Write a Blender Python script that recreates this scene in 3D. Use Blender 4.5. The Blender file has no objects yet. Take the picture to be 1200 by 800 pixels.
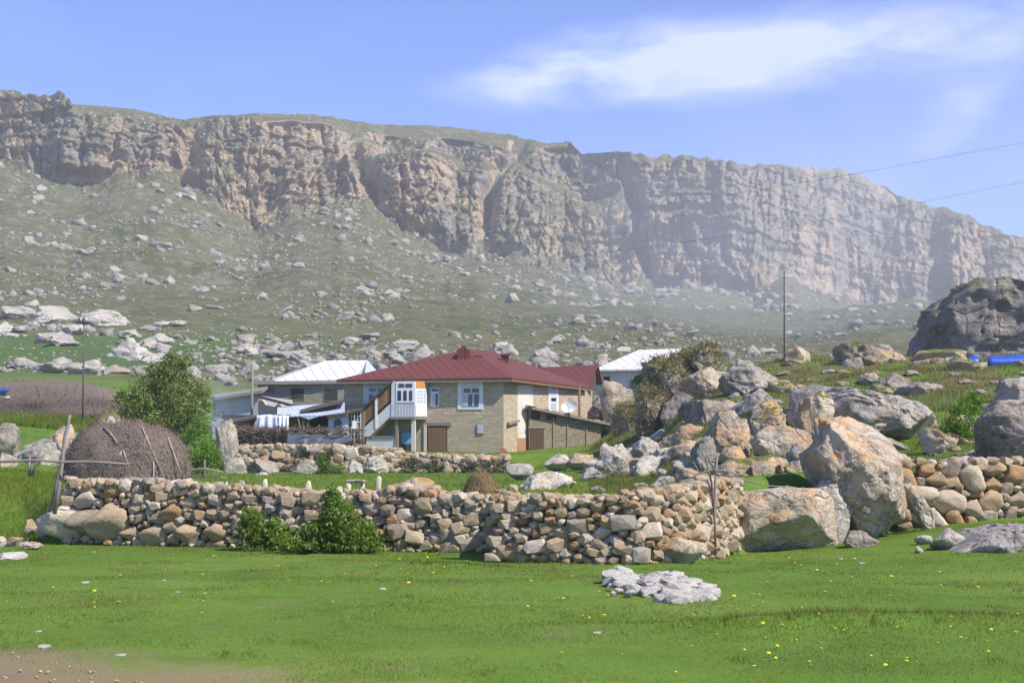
import bpy, bmesh, math, random
import numpy as np
from mathutils import Vector, Matrix

R = math.radians
sc = bpy.context.scene
# ---------------------------------------------------------------- camera
F, CX, CY, EYE = 1700.0, 600.0, 400.0, 1.7
PITCH = math.atan(141 / F)
cam = bpy.data.cameras.new('camera'); cam_o = bpy.data.objects.new('camera', cam)
sc.collection.objects.link(cam_o); sc.camera = cam_o
cam.sensor_width = 36; cam.lens = 36 * F / 1200; cam.clip_start = .1; cam.clip_end = 20000
cam_o.location = (0, 0, EYE); cam_o.rotation_euler = (math.pi / 2 + PITCH, 0, 0)
# ---------------------------------------------------------------- light
SUN_AZ = math.atan2(.80, -.52)        # clockwise from +Y
SUN_EL = R(47)
SUND = Vector((math.sin(SUN_AZ) * math.cos(SUN_EL), math.cos(SUN_AZ) * math.cos(SUN_EL), math.sin(SUN_EL)))
sun = bpy.data.lights.new('sun', 'SUN'); sun_o = bpy.data.objects.new('sun', sun); sc.collection.objects.link(sun_o)
sun.energy = 4.7; sun.angle = R(.53); sun.color = (1, .94, .85)
sun_o.rotation_euler = SUND.to_track_quat('Z', 'Y').to_euler()
w = bpy.data.worlds.new('World'); sc.world = w; w.use_nodes = True
nt = w.node_tree; N = nt.nodes; L = nt.links
for n in list(N): N.remove(n)
def wn(t, **k):
    n = N.new(t)
    for a, b in k.items(): setattr(n, a, b)
    return n
def wmath(op, a, b=None, c=None, clamp=False):
    n = wn('ShaderNodeMath', operation=op, use_clamp=clamp)
    for i, v in enumerate((a, b, c)):
        if v is None: continue
        if isinstance(v, (int, float)): n.inputs[i].default_value = v
        else: L.new(v, n.inputs[i])
    return n.outputs[0]
sky = wn('ShaderNodeTexSky', sky_type='NISHITA', sun_disc=False, sun_elevation=SUN_EL, sun_rotation=SUN_AZ,
         altitude=1800, air_density=1.0, dust_density=.3, ozone_density=3.0)
hs = wn('ShaderNodeHueSaturation'); hs.inputs['Saturation'].default_value = 1.12; hs.inputs['Value'].default_value = 1.0
L.new(sky.outputs[0], hs.inputs['Color'])
tint = wn('ShaderNodeMix', data_type='RGBA', blend_type='MULTIPLY'); tint.inputs[0].default_value = 1
L.new(hs.outputs[0], tint.inputs[6]); tint.inputs[7].default_value = (.86, .82, 1.14, 1)
tc = wn('ShaderNodeTexCoord'); sep = wn('ShaderNodeSeparateXYZ'); L.new(tc.outputs['Generated'], sep.inputs[0])
sx, sy, sz = sep.outputs
ay = wmath('MAXIMUM', wmath('ABSOLUTE', sy), .15)
ca, ce = wmath('DIVIDE', sx, ay), wmath('DIVIDE', sz, ay)
comb = wn('ShaderNodeCombineXYZ'); L.new(ca, comb.inputs[0]); L.new(wmath('MULTIPLY', ce, 2.6), comb.inputs[1])
def wnoise(scale, det, rough, dist=0, off=0):
    m = wn('ShaderNodeVectorMath', operation='ADD'); L.new(comb.outputs[0], m.inputs[0]); m.inputs[1].default_value = (off, off * .7, off * .3)
    n = wn('ShaderNodeTexNoise'); L.new(m.outputs[0], n.inputs['Vector'])
    n.inputs['Scale'].default_value = scale; n.inputs['Detail'].default_value = det; n.inputs['Roughness'].default_value = rough; n.inputs['Distortion'].default_value = dist
    return n.outputs['Fac']
def blob(cx, cy, rx, ry, tilt):
    dx = wmath('DIVIDE', wmath('SUBTRACT', ca, cx), rx)
    dy = wmath('DIVIDE', wmath('SUBTRACT', wmath('SUBTRACT', ce, cy), wmath('MULTIPLY', wmath('SUBTRACT', ca, cx), tilt)), ry)
    return wmath('POWER', 2.718, wmath('MULTIPLY', wmath('ADD', wmath('MULTIPLY', dx, dx), wmath('MULTIPLY', dy, dy)), -1))
bl = wmath('ADD', wmath('ADD', wmath('MULTIPLY', blob(.145, .281, .125, .024, .09), 1.4), wmath('MULTIPLY', blob(.05, .274, .065, .022, .12), .8)),
           wmath('ADD', wmath('MULTIPLY', blob(.33, .300, .10, .035, 0), .5), wmath('MULTIPLY', blob(.31, .24, .035, .02, .5), .5)))
far = wmath('MULTIPLY', wmath('SUBTRACT', wnoise(2.2, 2, .5, 0, 3.7), .55, clamp=True), wmath('MULTIPLY', wmath('SUBTRACT', ce, .32, clamp=True), 4, clamp=True))
cov = wmath('ADD', bl, wmath('MULTIPLY', far, 5))
dens0 = wmath('MULTIPLY', cov, wmath('ADD', wmath('MULTIPLY', wmath('SUBTRACT', wnoise(10, 8, .58, .2, 1.3), .30), 2.6, clamp=True), .22))
dens = wmath('MULTIPLY', wmath('MULTIPLY', wmath('SUBTRACT', wmath('MINIMUM', dens0, 1.0), .10, clamp=True), 1.5, clamp=True), wmath('MULTIPLY', wmath('ADD', wnoise(26, 6, .6, .2, 4.3), .45), 1.0))
wisp = wmath('MULTIPLY', wmath('SUBTRACT', wnoise(5.5, 6, .62, .6, 8.1), .52, clamp=True), .35)
mask = wmath('ADD', wmath('MULTIPLY', dens, 1.05), wisp, clamp=True)
mask = wmath('MULTIPLY', mask, .56)
cm = wn('ShaderNodeMix', data_type='RGBA'); L.new(mask, cm.inputs[0]); L.new(tint.outputs[2], cm.inputs[6]); cm.inputs[7].default_value = (5.6, 5.95, 7.0, 1)
bg = wn('ShaderNodeBackground'); bg.inputs['Strength'].default_value = .135
L.new(cm.outputs[2], bg.inputs['Color'])
L.new(bg.outputs[0], wn('ShaderNodeOutputWorld').inputs['Surface'])
vs = sc.view_settings
vs.view_transform = 'Standard'; vs.look = 'None'; vs.exposure = 0.62; vs.gamma = 1; vs.use_curve_mapping = False
sc.cycles.volume_bounces = 1; sc.cycles.max_bounces = 6; sc.cycles.transparent_max_bounces = 12

# ---------------------------------------------------------------- numpy noise
_rs = np.random.RandomState(7)
_PERM = np.concatenate([_rs.permutation(256)] * 3)
_G = _rs.normal(size=(256, 3)); _G /= np.linalg.norm(_G, axis=1)[:, None]
def perlin(x, y, z):
    x, y, z = np.broadcast_arrays(np.asarray(x, float), np.asarray(y, float), np.asarray(z, float))
    xi, yi, zi = np.floor(x).astype(int), np.floor(y).astype(int), np.floor(z).astype(int)
    xf, yf, zf = x - xi, y - yi, z - zi
    u, v, ww = [t * t * t * (t * (t * 6 - 15) + 10) for t in (xf, yf, zf)]
    xi, yi, zi = xi & 255, yi & 255, zi & 255
    def g(a, b, c):
        h = _PERM[_PERM[_PERM[(xi + a) & 255] + ((yi + b) & 255)] + ((zi + c) & 255)]
        G = _G[h]
        return G[..., 0] * (xf - a) + G[..., 1] * (yf - b) + G[..., 2] * (zf - c)
    x00 = g(0, 0, 0) * (1 - u) + g(1, 0, 0) * u; x10 = g(0, 1, 0) * (1 - u) + g(1, 1, 0) * u
    x01 = g(0, 0, 1) * (1 - u) + g(1, 0, 1) * u; x11 = g(0, 1, 1) * (1 - u) + g(1, 1, 1) * u
    return ((x00 * (1 - v) + x10 * v) * (1 - ww) + (x01 * (1 - v) + x11 * v) * ww) * 1.5
def fbm(x, y, z, o=4, gain=.5, ridge=False):
    s = 0; a = 1.0; f = 1.0
    for i in range(o):
        n = perlin(x * f + 13.7 * i, y * f + 5.1 * i, z * f + 9.3 * i)
        s = s + a * ((1 - 2 * np.abs(n)) if ridge else n)
        a *= gain; f *= 2.03
    return s
def sstep(a, b, x):
    t = np.clip((x - a) / (b - a), 0, 1); return t * t * (3 - 2 * t)

# ---------------------------------------------------------------- pixels to places
CP, SP = math.cos(PITCH), math.sin(PITCH)
def ray(px, py):
    r, u = (px - CX) / F, (CY - py) / F
    return Vector((r, CP - u * SP, SP + u * CP))
def P(px, py, d):
    v = ray(px, py); v = v * (d / v.y); return Vector((v.x, v.y, v.z + EYE))
COLS = [  # column, then (depth, height) of the land behind the dry stone wall
 (-900, [(0, .0), (31, .5), (38, 1.1), (57, 1.2), (75, 2.2), (88, 3.6), (104, 5), (112, 6.5), (150, 10.2), (200, 15.3), (300, 29), (350, 39), (430, 54)]),
 (30, [(0, .0), (31, .5), (38, 1.1), (57, 1.2), (75, 2.2), (88, 3.6), (104, 5), (112, 6.5), (150, 10.2), (200, 15.3), (300, 29), (350, 39), (430, 54)]),
 (90, [(0, .9), (57, 1.0), (75, 1.8), (88, 3.2), (104, 5), (112, 6.5), (150, 10.2), (200, 15.3), (300, 29), (350, 38), (430, 54)]),
 (190, [(0, .9), (60, .95), (80, 1.3), (90, 2.2), (104, 4), (112, 5.3), (150, 9.8), (200, 15.2), (300, 29), (350, 37), (430, 53)]),
 (265, [(0, .9), (60, .95), (97.6, 1.0), (98.9, 2.8), (112, 3.2), (130, 5), (150, 8.5), (200, 15), (300, 29), (350, 37), (430, 52)]),
 (420, [(0, .88), (60, .9), (97.6, .95), (98.9, 2.8), (108, 2.9), (125, 4), (150, 8), (200, 14.5), (300, 28), (430, 50)]),
 (450, [(0, .88), (60, .9), (97.6, .95), (98.9, 2.3), (108, 2.5), (125, 3.7), (150, 8), (200, 14.5), (300, 28), (430, 50)]),
 (600, [(0, .88), (60, .9), (97.7, .95), (98.9, 2.15), (108, 2.4), (125, 3.5), (150, 8), (200, 14.5), (300, 27), (430, 49)]),
 (690, [(0, .9), (60, 1.0), (80, 1.6), (100, 2.4), (115, 3.2), (140, 7), (200, 14), (300, 26), (430, 48)]),
 (760, [(0, .95), (40, 1.05), (60, 1.5), (80, 2.8), (100, 4.4), (115, 5.6), (140, 7.4), (200, 13.5), (300, 26), (430, 48)]),
 (830, [(0, .95), (38, 1.4), (52, 2.6), (68, 4.8), (85, 7.0), (95, 7.7), (110, 7.9), (150, 9), (200, 13), (300, 25), (430, 47)]),
 (930, [(0, .9), (38, 1.6), (52, 3.0), (68, 5.4), (85, 7.5), (95, 8.5), (110, 8.6), (150, 9), (200, 12), (300, 24), (430, 46)]),
 (1080, [(0, 1.1), (32.5, 1.2), (40, 2.0), (50, 3.5), (65, 5.6), (85, 7.6), (95, 8.5), (110, 8.6), (150, 9), (200, 12), (300, 26), (430, 50)]),
 (1200, [(0, 1.2), (32.5, 1.3), (40, 2.2), (50, 3.7), (65, 5.8), (85, 7.7), (95, 8.5), (110, 8.6), (150, 9), (200, 11), (300, 22), (430, 45)]),
 (2300, [(0, 1.2), (32.5, 1.3), (40, 2.2), (50, 3.7), (65, 5.8), (85, 7.7), (95, 8.5), (110, 8.6), (150, 9), (200, 11), (300, 22), (430, 45)])]
WX = [-900, 0, 60, 100, 270, 440, 575, 577, 740, 800, 840, 900, 960, 1060, 1200, 2300]      # front foot of the wall line
WD = [31.5, 31, 30.6, 30.2, 29.0, 28.2, 27.6, 25.0, 24.1, 24.9, 26.6, 28.6, 29.8, 31.0, 31.6, 33]
def wall_front(px): return np.interp(px, WX, WD)
def height(X, Y):
    X, Y = np.broadcast_arrays(np.asarray(X, float), np.asarray(Y, float))
    Yc = np.maximum(Y, 6.0); px = CX + F * X / Yc
    zc = np.array([np.interp(Yc, [a for a, _ in t], [b for _, b in t]) for _, t in COLS])
    cx = np.array([c for c, _ in COLS], float)
    i = np.clip(np.searchsorted(cx, px) - 1, 0, len(cx) - 2)
    t = np.clip((px - cx[i]) / (cx[i + 1] - cx[i]), 0, 1)
    back = np.take_along_axis(zc, i[None], 0)[0] * (1 - t) + np.take_along_axis(zc, (i + 1)[None], 0)[0] * t
    rough = sstep(33, 60, Yc) * (.12 + .5 * sstep(700, 950, px) * (Yc < 140) + .9 * sstep(130, 250, Yc))
    back = back + rough * fbm(X / 5, Y / 5, 0 * X, 3) * .7
    mead = .45 * sstep(5, 11, X) * sstep(18, 30, Yc) + .05 * fbm(X / 3.1, Y / 3.1, 0 * X + 2, 3) * sstep(4, 10, Yc)
    mead = mead + .13 * np.exp(-((X - 3.6) / 2.6) ** 2 - ((Y - 14.9 - .1 * X) / .5) ** 2) + .10 * np.exp(-((X + .9) / 1.0) ** 2 - ((Y - 23.4) / .8) ** 2)
    d = wall_front(px)
    wide = np.interp(px, [30, 75, 820, 860, 1040, 1070], [6.0, .55, .55, 2.0, 2.0, .6])
    f = sstep(0.1, 1, (Y - d) / wide)
    return mead * (1 - f) + back * f
def hz(x, y): return float(height(np.array([x]), np.array([y]))[0])
def ground_at(px, py, d0=9.0, d1=420.0):
    ds = np.geomspace(d0, d1, 1500); v = ray(px, py)
    X = v.x / v.y * ds; Z = EYE + v.z / v.y * ds
    hit = np.nonzero(Z <= height(X, ds))[0]
    d = float(ds[hit[0]]) if len(hit) else d1
    x = v.x / v.y * d
    return Vector((x, d, hz(x, d)))

# ---------------------------------------------------------------- objects
COL = sc.collection
def tag(o, label=None, cat=None, group=None, kind=None):
    if label: o['label'] = label
    if cat: o['category'] = cat
    if group: o['group'] = group
    if kind: o['kind'] = kind
    return o
def link(name, me, mat=None, parent=None, loc=None):
    o = bpy.data.objects.new(name, me); COL.objects.link(o)
    if mat is not None and me is not None and not me.materials: me.materials.append(mat)
    if parent is not None:
        o.parent = parent
        if parent.type == 'EMPTY' or parent.parent or True:
            o.matrix_parent_inverse = Matrix.Translation(-world_loc(parent))
    if loc is not None: o.location = loc
    return o
_WL = {}
def world_loc(o): return _WL.get(o.name, Vector((0, 0, 0)))
def empty(name, loc, label=None, cat=None, group=None):
    o = bpy.data.objects.new(name, None); COL.objects.link(o); o.location = loc
    o.empty_display_size = .3
    _WL[o.name] = Vector(loc)
    return tag(o, label, cat, group)
def npmesh(name, verts, faces, smooth=False):
    """faces: (n,3) or (n,4) array"""
    me = bpy.data.meshes.new(name); v = np.asarray(verts, np.float32); f = np.asarray(faces, np.int32)
    k = f.shape[1]
    me.vertices.add(len(v)); me.vertices.foreach_set('co', v.ravel())
    me.loops.add(f.size); me.loops.foreach_set('vertex_index', f.ravel())
    me.polygons.add(len(f)); me.polygons.foreach_set('loop_start', np.arange(len(f), dtype=np.int32) * k)
    try: me.polygons.foreach_set('loop_total', np.full(len(f), k, np.int32))
    except Exception: pass
    me.update(calc_edges=True); me.validate()
    if smooth: me.polygons.foreach_set('use_smooth', np.ones(len(f), bool))
    return me
def pymesh(name, verts, faces, smooth=False):
    me = bpy.data.meshes.new(name); me.from_pydata([tuple(v) for v in verts], [], faces); me.update()
    if smooth:
        for p in me.polygons: p.use_smooth = True
    return me
def settle(o, loc):
    """move a mesh's origin to loc (world) without moving the mesh"""
    o.data.transform(Matrix.Translation(-Vector(loc))); o.location = loc; return o
def extrude_poly(pts, vec):
    n = len(pts); a = [Vector(p) for p in pts]; b = [p + vec for p in a]
    fs = [tuple(range(n)), tuple(reversed(range(n, 2 * n)))]
    fs += [((i + 1) % n, i, n + i, n + (i + 1) % n) for i in range(n)]
    bm = bmesh.new(); vv = [bm.verts.new(p) for p in a + b]
    for f in fs: bm.faces.new([vv[i] for i in f])
    bmesh.ops.recalc_face_normals(bm, faces=bm.faces)
    me = bpy.data.meshes.new('solid'); bm.to_mesh(me); bm.free(); return me
def solid(name, pts, vec, mat, parent=None): return link(name, extrude_poly(pts, Vector(vec)), mat, parent)
def boxes_mesh(name, items):
    """items: list of (center, size, rotation matrix 3x3 or None)"""
    V, Fc = [], []
    for c, s, m in items:
        b = len(V)
        for dx in (-.5, .5):
            for dy in (-.5, .5):
                for dz in (-.5, .5):
                    v = Vector((dx * s[0], dy * s[1], dz * s[2]))
                    if m is not None: v = m @ v
                    V.append(v + Vector(c))
        Fc += [(b, b + 1, b + 3, b + 2), (b + 4, b + 6, b + 7, b + 5), (b, b + 4, b + 5, b + 1), (b + 2, b + 3, b + 7, b + 6), (b, b + 2, b + 6, b + 4), (b + 1, b + 5, b + 7, b + 3)]
    return pymesh(name, V, Fc)
def tube_mesh(name, pts, radii, n=8, wob=0, seed=0):
    rr = random.Random(seed); V, Fc = [], []
    pts = [Vector(p) for p in pts]
    for i, p in enumerate(pts):
        t = (pts[min(i + 1, len(pts) - 1)] - pts[max(i - 1, 0)]).normalized()
        a = t.cross(Vector((.31, .52, .2) if abs(t.z) > .8 else (0, 0, 1))).normalized(); b = t.cross(a)
        for k in range(n):
            ang = 2 * math.pi * k / n; r = radii[i] * (1 + wob * rr.uniform(-1, 1))
            V.append(p + (a * math.cos(ang) + b * math.sin(ang)) * r)
    for i in range(len(pts) - 1):
        for k in range(n):
            k2 = (k + 1) % n; Fc.append((i * n + k, i * n + k2, (i + 1) * n + k2, (i + 1) * n + k))
    Fc += [tuple(reversed(range(n))), tuple(range((len(pts) - 1) * n, len(pts) * n))]
    return pymesh(name, V, Fc, True)

# ---------------------------------------------------------------- materials
class NB:
    def __init__(s, name):
        s.m = bpy.data.materials.new(name); s.m.use_nodes = True; s.t = s.m.node_tree
        s.t.nodes.clear(); s.out = s.n('ShaderNodeOutputMaterial')
    def n(s, t, **k):
        x = s.t.nodes.new(t)
        for a, b in k.items(): setattr(x, a, b)
        return x
    def set(s, sock, v):
        if v is None: return
        if hasattr(v, 'is_output') or isinstance(v, bpy.types.NodeSocket): s.t.links.new(v, sock)
        elif isinstance(v, (tuple, list)) and len(v) == 3 and sock.type == 'RGBA': sock.default_value = (*v, 1)
        else: sock.default_value = v
    def math(s, op, a, b=None, clamp=False):
        x = s.n('ShaderNodeMath', operation=op, use_clamp=clamp); s.set(x.inputs[0], a); s.set(x.inputs[1], b); return x.outputs[0]
    def coord(s, which='Object', scale=(1, 1, 1), rnd=False):
        x = s.n('ShaderNodeTexCoord').outputs[which] if which != 'Position' else s.n('ShaderNodeNewGeometry').outputs['Position']
        if rnd:
            oi = s.n('ShaderNodeObjectInfo').outputs['Random']; mm = s.n('ShaderNodeVectorMath', operation='ADD'); s.set(mm.inputs[0], x)
            cc = s.n('ShaderNodeCombineXYZ'); s.set(cc.inputs[0], s.math('MULTIPLY', oi, 91.0)); s.set(cc.inputs[1], s.math('MULTIPLY', oi, 37.0)); s.set(mm.inputs[1], cc.outputs[0]); x = mm.outputs[0]
        mp = s.n('ShaderNodeMapping'); s.set(mp.inputs['Vector'], x); mp.inputs['Scale'].default_value = scale
        return mp.outputs[0]
    def noise(s, vec, scale, det=4, rough=.55, dist=0, col=False):
        x = s.n('ShaderNodeTexNoise'); s.set(x.inputs['Vector'], vec); x.inputs['Scale'].default_value = scale
        x.inputs['Detail'].default_value = det; x.inputs['Roughness'].default_value = rough; x.inputs['Distortion'].default_value = dist
        return x.outputs['Color' if col else 'Fac']
    def ramp(s, fac, stops, interp='LINEAR'):
        x = s.n('ShaderNodeValToRGB'); s.set(x.inputs[0], fac); r = x.color_ramp; r.interpolation = interp
        while len(r.elements) > 1: r.elements.remove(r.elements[0])
        for i, (p, c) in enumerate(stops):
            e = r.elements[0] if i == 0 else r.elements.new(p)
            e.position = p; e.color = (*c, 1) if isinstance(c, (tuple, list)) else (c, c, c, 1)
        return x.outputs[0]
    def mix(s, fac, a, b, blend='MIX'):
        x = s.n('ShaderNodeMix', data_type='RGBA', blend_type=blend); s.set(x.inputs[0], fac); s.set(x.inputs[6], a); s.set(x.inputs[7], b); return x.outputs[2]
    def step(s, fac, a, b):
        x = s.n('ShaderNodeMapRange', interpolation_type='SMOOTHSTEP'); s.set(x.inputs[0], fac); x.inputs[1].default_value = a; x.inputs[2].default_value = b; return x.outputs[0]
    def bump(s, h, strength=.5, dist=.05, normal=None):
        x = s.n('ShaderNodeBump'); s.set(x.inputs['Height'], h); x.inputs['Strength'].default_value = strength; x.inputs['Distance'].default_value = dist; s.set(x.inputs['Normal'], normal); return x.outputs[0]
    def up(s): 
        x = s.n('ShaderNodeSeparateXYZ'); s.set(x.inputs[0], s.n('ShaderNodeNewGeometry').outputs['Normal']); return x.outputs[2]
    def principled(s, col, rough=.85, normal=None, metal=0, spec=.3, **k):
        x = s.n('ShaderNodeBsdfPrincipled'); s.set(x.inputs['Base Color'], col); s.set(x.inputs['Roughness'], rough); s.set(x.inputs['Normal'], normal)
        x.inputs['Metallic'].default_value = metal; x.inputs['Specular IOR Level'].default_value = spec
        for a, b in k.items(): s.set(x.inputs[a.replace('_', ' ')], b)
        s.t.links.new(x.outputs[0], s.out.inputs['Surface']); return s.m

def rock_mat(name, tones, lichen=.3, lichen_col=(.42, .20, .05), dark=.35, scale=1.0, moss=0.0, rnd=True, bump=.7, mosscol=(.075, .10, .02)):
    b = NB(name); v = b.coord('Object', (1, 1, 1), rnd)
    n1 = b.noise(v, 1.1 * scale, 6, .62, .4); n2 = b.noise(v, 4.5 * scale, 7, .65); n3 = b.noise(v, 17 * scale, 4, .6)
    c = b.ramp(n1, [(.30, tones[0]), (.48, tones[1]), (.66, tones[2])])
    c = b.mix(b.math('MULTIPLY', b.step(n2, .5, .75), .55), c, tones[3])
    # weathering streaks and dark growths with a shape of their own
    c = b.mix(b.math('MULTIPLY', b.step(b.noise(v, 2.3 * scale, 8, .7, .8), .60 - .12 * dark, .74), .85 * min(1, dark * 2)), c, (.055, .052, .048))
    vo = b.n('ShaderNodeTexVoronoi', feature='DISTANCE_TO_EDGE'); wv = b.n('ShaderNodeMix', data_type='RGBA'); b.set(wv.inputs[0], .25); b.set(wv.inputs[6], v); b.set(wv.inputs[7], b.noise(v, 2.0 * scale, 4, .6, 0, True))
    b.set(vo.inputs['Vector'], wv.outputs[2]); vo.inputs['Scale'].default_value = 1.3 * scale
    fis = b.math('ABSOLUTE', b.math('SUBTRACT', b.noise(v, .8 * scale, 5, .6, .6), .5)); fis2 = b.math('ABSOLUTE', b.math('SUBTRACT', b.noise(b.coord('Object', (1, 1, 2.2), rnd), 1.7 * scale, 5, .62, .4), .5))
    fm = b.math('MULTIPLY', b.step(fis, .0, .018), b.step(fis2, .0, .014))
    crack = b.math('MULTIPLY', b.step(vo.outputs['Distance'], 0.0, .035), fm)
    c = b.mix(b.math('MULTIPLY', b.math('SUBTRACT', 1, fm), .32), c, (.09, .075, .06))
    if lichen > 0:
        lm = b.math('MULTIPLY', b.step(b.noise(v, 1.5 * scale, 6, .7, .5), .60 - .16 * lichen, .72 - .1 * lichen), b.math('MULTIPLY', b.step(b.up(), -.35, .45), b.math('ADD', b.math('MULTIPLY', b.step(b.noise(v, 7 * scale, 6, .7, .4), .40, .56), .85), .15)))
        c = b.mix(b.math('MULTIPLY', lm, .85), c, b.mix(n3, lichen_col, (lichen_col[0] * 1.25, lichen_col[1] * 1.6, lichen_col[2] * 2.4)))
    c = b.mix(b.math('MULTIPLY', b.step(n3, .55, .8), .25), c, (.62, .58, .50))
    if moss > 0:
        mm = b.math('MULTIPLY', b.step(b.math('ADD', b.up(), b.math('MULTIPLY', b.math('SUBTRACT', n1, .5), 2.2)), .78 - moss * .75, .98 - moss * .75), 1)
        c = b.mix(b.math('MULTIPLY', mm, .93), c, b.mix(n2, mosscol, (mosscol[0] * 1.9, mosscol[1] * 1.55, mosscol[2] * 1.5)))
    h = b.math('ADD', b.math('ADD', b.math('MULTIPLY', n2, 1.0), b.math('MULTIPLY', n3, .35)), b.math('MULTIPLY', crack, .3))
    return b.principled(c, .92, b.bump(h, bump, .12 / scale), spec=.2)
GREY = ((.21, .19, .165), (.33, .30, .255), (.44, .40, .335), (.52, .48, .41))
WARM = ((.26, .205, .15), (.40, .335, .25), (.52, .45, .355), (.60, .54, .44))
BROWN = ((.15, .125, .10), (.25, .21, .165), (.36, .31, .25), (.42, .38, .32))
WHITE = ((.34, .30, .245), (.46, .415, .345), (.55, .505, .43), (.64, .60, .53))
DARKG = ((.09, .085, .08), (.15, .14, .13), (.22, .20, .18), (.30, .28, .25))
M_HERO = rock_mat('limestone_hero', WARM, 1.1, (.44, .205, .06), dark=.5, scale=.62)
M_GREY = rock_mat('limestone_grey', GREY, .5, dark=.4, scale=.9)
M_WARM = rock_mat('limestone_warm', WARM, .95, dark=.3, scale=.8)
M_ORANGE = rock_mat('limestone_lichen', WARM, 1.45, (.47, .215, .05), dark=.25, scale=.7, moss=.12)
M_BROWN = rock_mat('limestone_brown', BROWN, .35, (.30, .17, .07), dark=.45, scale=.7)
M_WHITE = rock_mat('limestone_white', WHITE, .12, dark=.12, scale=1.2)
M_DARK = rock_mat('limestone_dark', ((.13, .118, .104), (.21, .19, .168), (.30, .27, .232), (.38, .345, .30)), .35, (.22, .15, .07), dark=.6, scale=.30, moss=.1)
M_MOSSY = rock_mat('limestone_grassy', ((.19, .155, .115), (.29, .24, .175), (.40, .335, .25), (.46, .40, .32)), .4, (.36, .22, .10), dark=.3, scale=.45, moss=.5, mosscol=(.085, .090, .030))
M_FARROCK = rock_mat('limestone_far', ((.19, .175, .155), (.28, .26, .225), (.37, .345, .295), (.44, .41, .36)), .15, dark=.22, scale=.22, moss=0)
M_FARWHITE = rock_mat('limestone_far_white', ((.26, .235, .20), (.38, .35, .30), (.47, .435, .38), (.54, .51, .45)), .1, dark=.12, scale=.3, moss=.0)

def stone_mat(name, island=False):
    b = NB(name); oi = b.n('ShaderNodeNewGeometry').outputs['Random Per Island'] if island else b.n('ShaderNodeObjectInfo').outputs['Random']; v = b.coord('Object', (1, 1, 1), True)
    base = b.ramp(oi, [(0, (.39, .305, .205)), (.14, (.48, .395, .285)), (.28, (.37, .235, .12)), (.38, (.39, .31, .21)), (.52, (.56, .495, .40)), (.62, (.31, .26, .195)), (.74, (.41, .30, .185)), (.84, (.49, .41, .305)), (.94, (.34, .31, .27))], 'CONSTANT')
    n = b.noise(v, 2.2, 6, .65, .5); n2 = b.noise(v, 9, 5, .65)
    c = b.mix(b.math('MULTIPLY', b.step(n, .5, .68), .45), base, (.39, .215, .09))
    c = b.mix(b.math('MULTIPLY', b.step(b.noise(v, 3.1, 6, .7, .7), .5, .68), .5), c, (.55, .49, .40))
    c = b.mix(b.math('MULTIPLY', b.step(b.noise(v, 4.3, 6, .7), .55, .70), .6), c, (.13, .115, .095))
    c = b.mix(.35, c, b.mix(n2, (.10, .09, .07), (.68, .62, .52)), 'OVERLAY')
    return b.principled(c, .93, b.bump(b.math('ADD', n, b.math('MULTIPLY', n2, .5)), .6, .06), spec=.2)
M_STONE = stone_mat('wall_stone'); M_STONES = stone_mat('wall_stones_small', True)
def plain(name, col, rough=.8, var=.25, scale=3, bump=0., metal=0, spec=.3, which='Object', stretch=(1, 1, 1), dirt=None, dirt_amt=.4):
    b = NB(name); v = b.coord(which, stretch); n = b.noise(v, scale, 6, .62, .3)
    c = b.mix(n, tuple(x * (1 - var) for x in col), tuple(min(1, x * (1 + var)) for x in col))
    if dirt: c = b.mix(b.math('MULTIPLY', b.step(b.noise(v, scale * .6, 7, .7, .6), .5, .7), dirt_amt), c, dirt)
    return b.principled(c, rough, b.bump(n, bump, .03) if bump else None, metal, spec)

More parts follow.
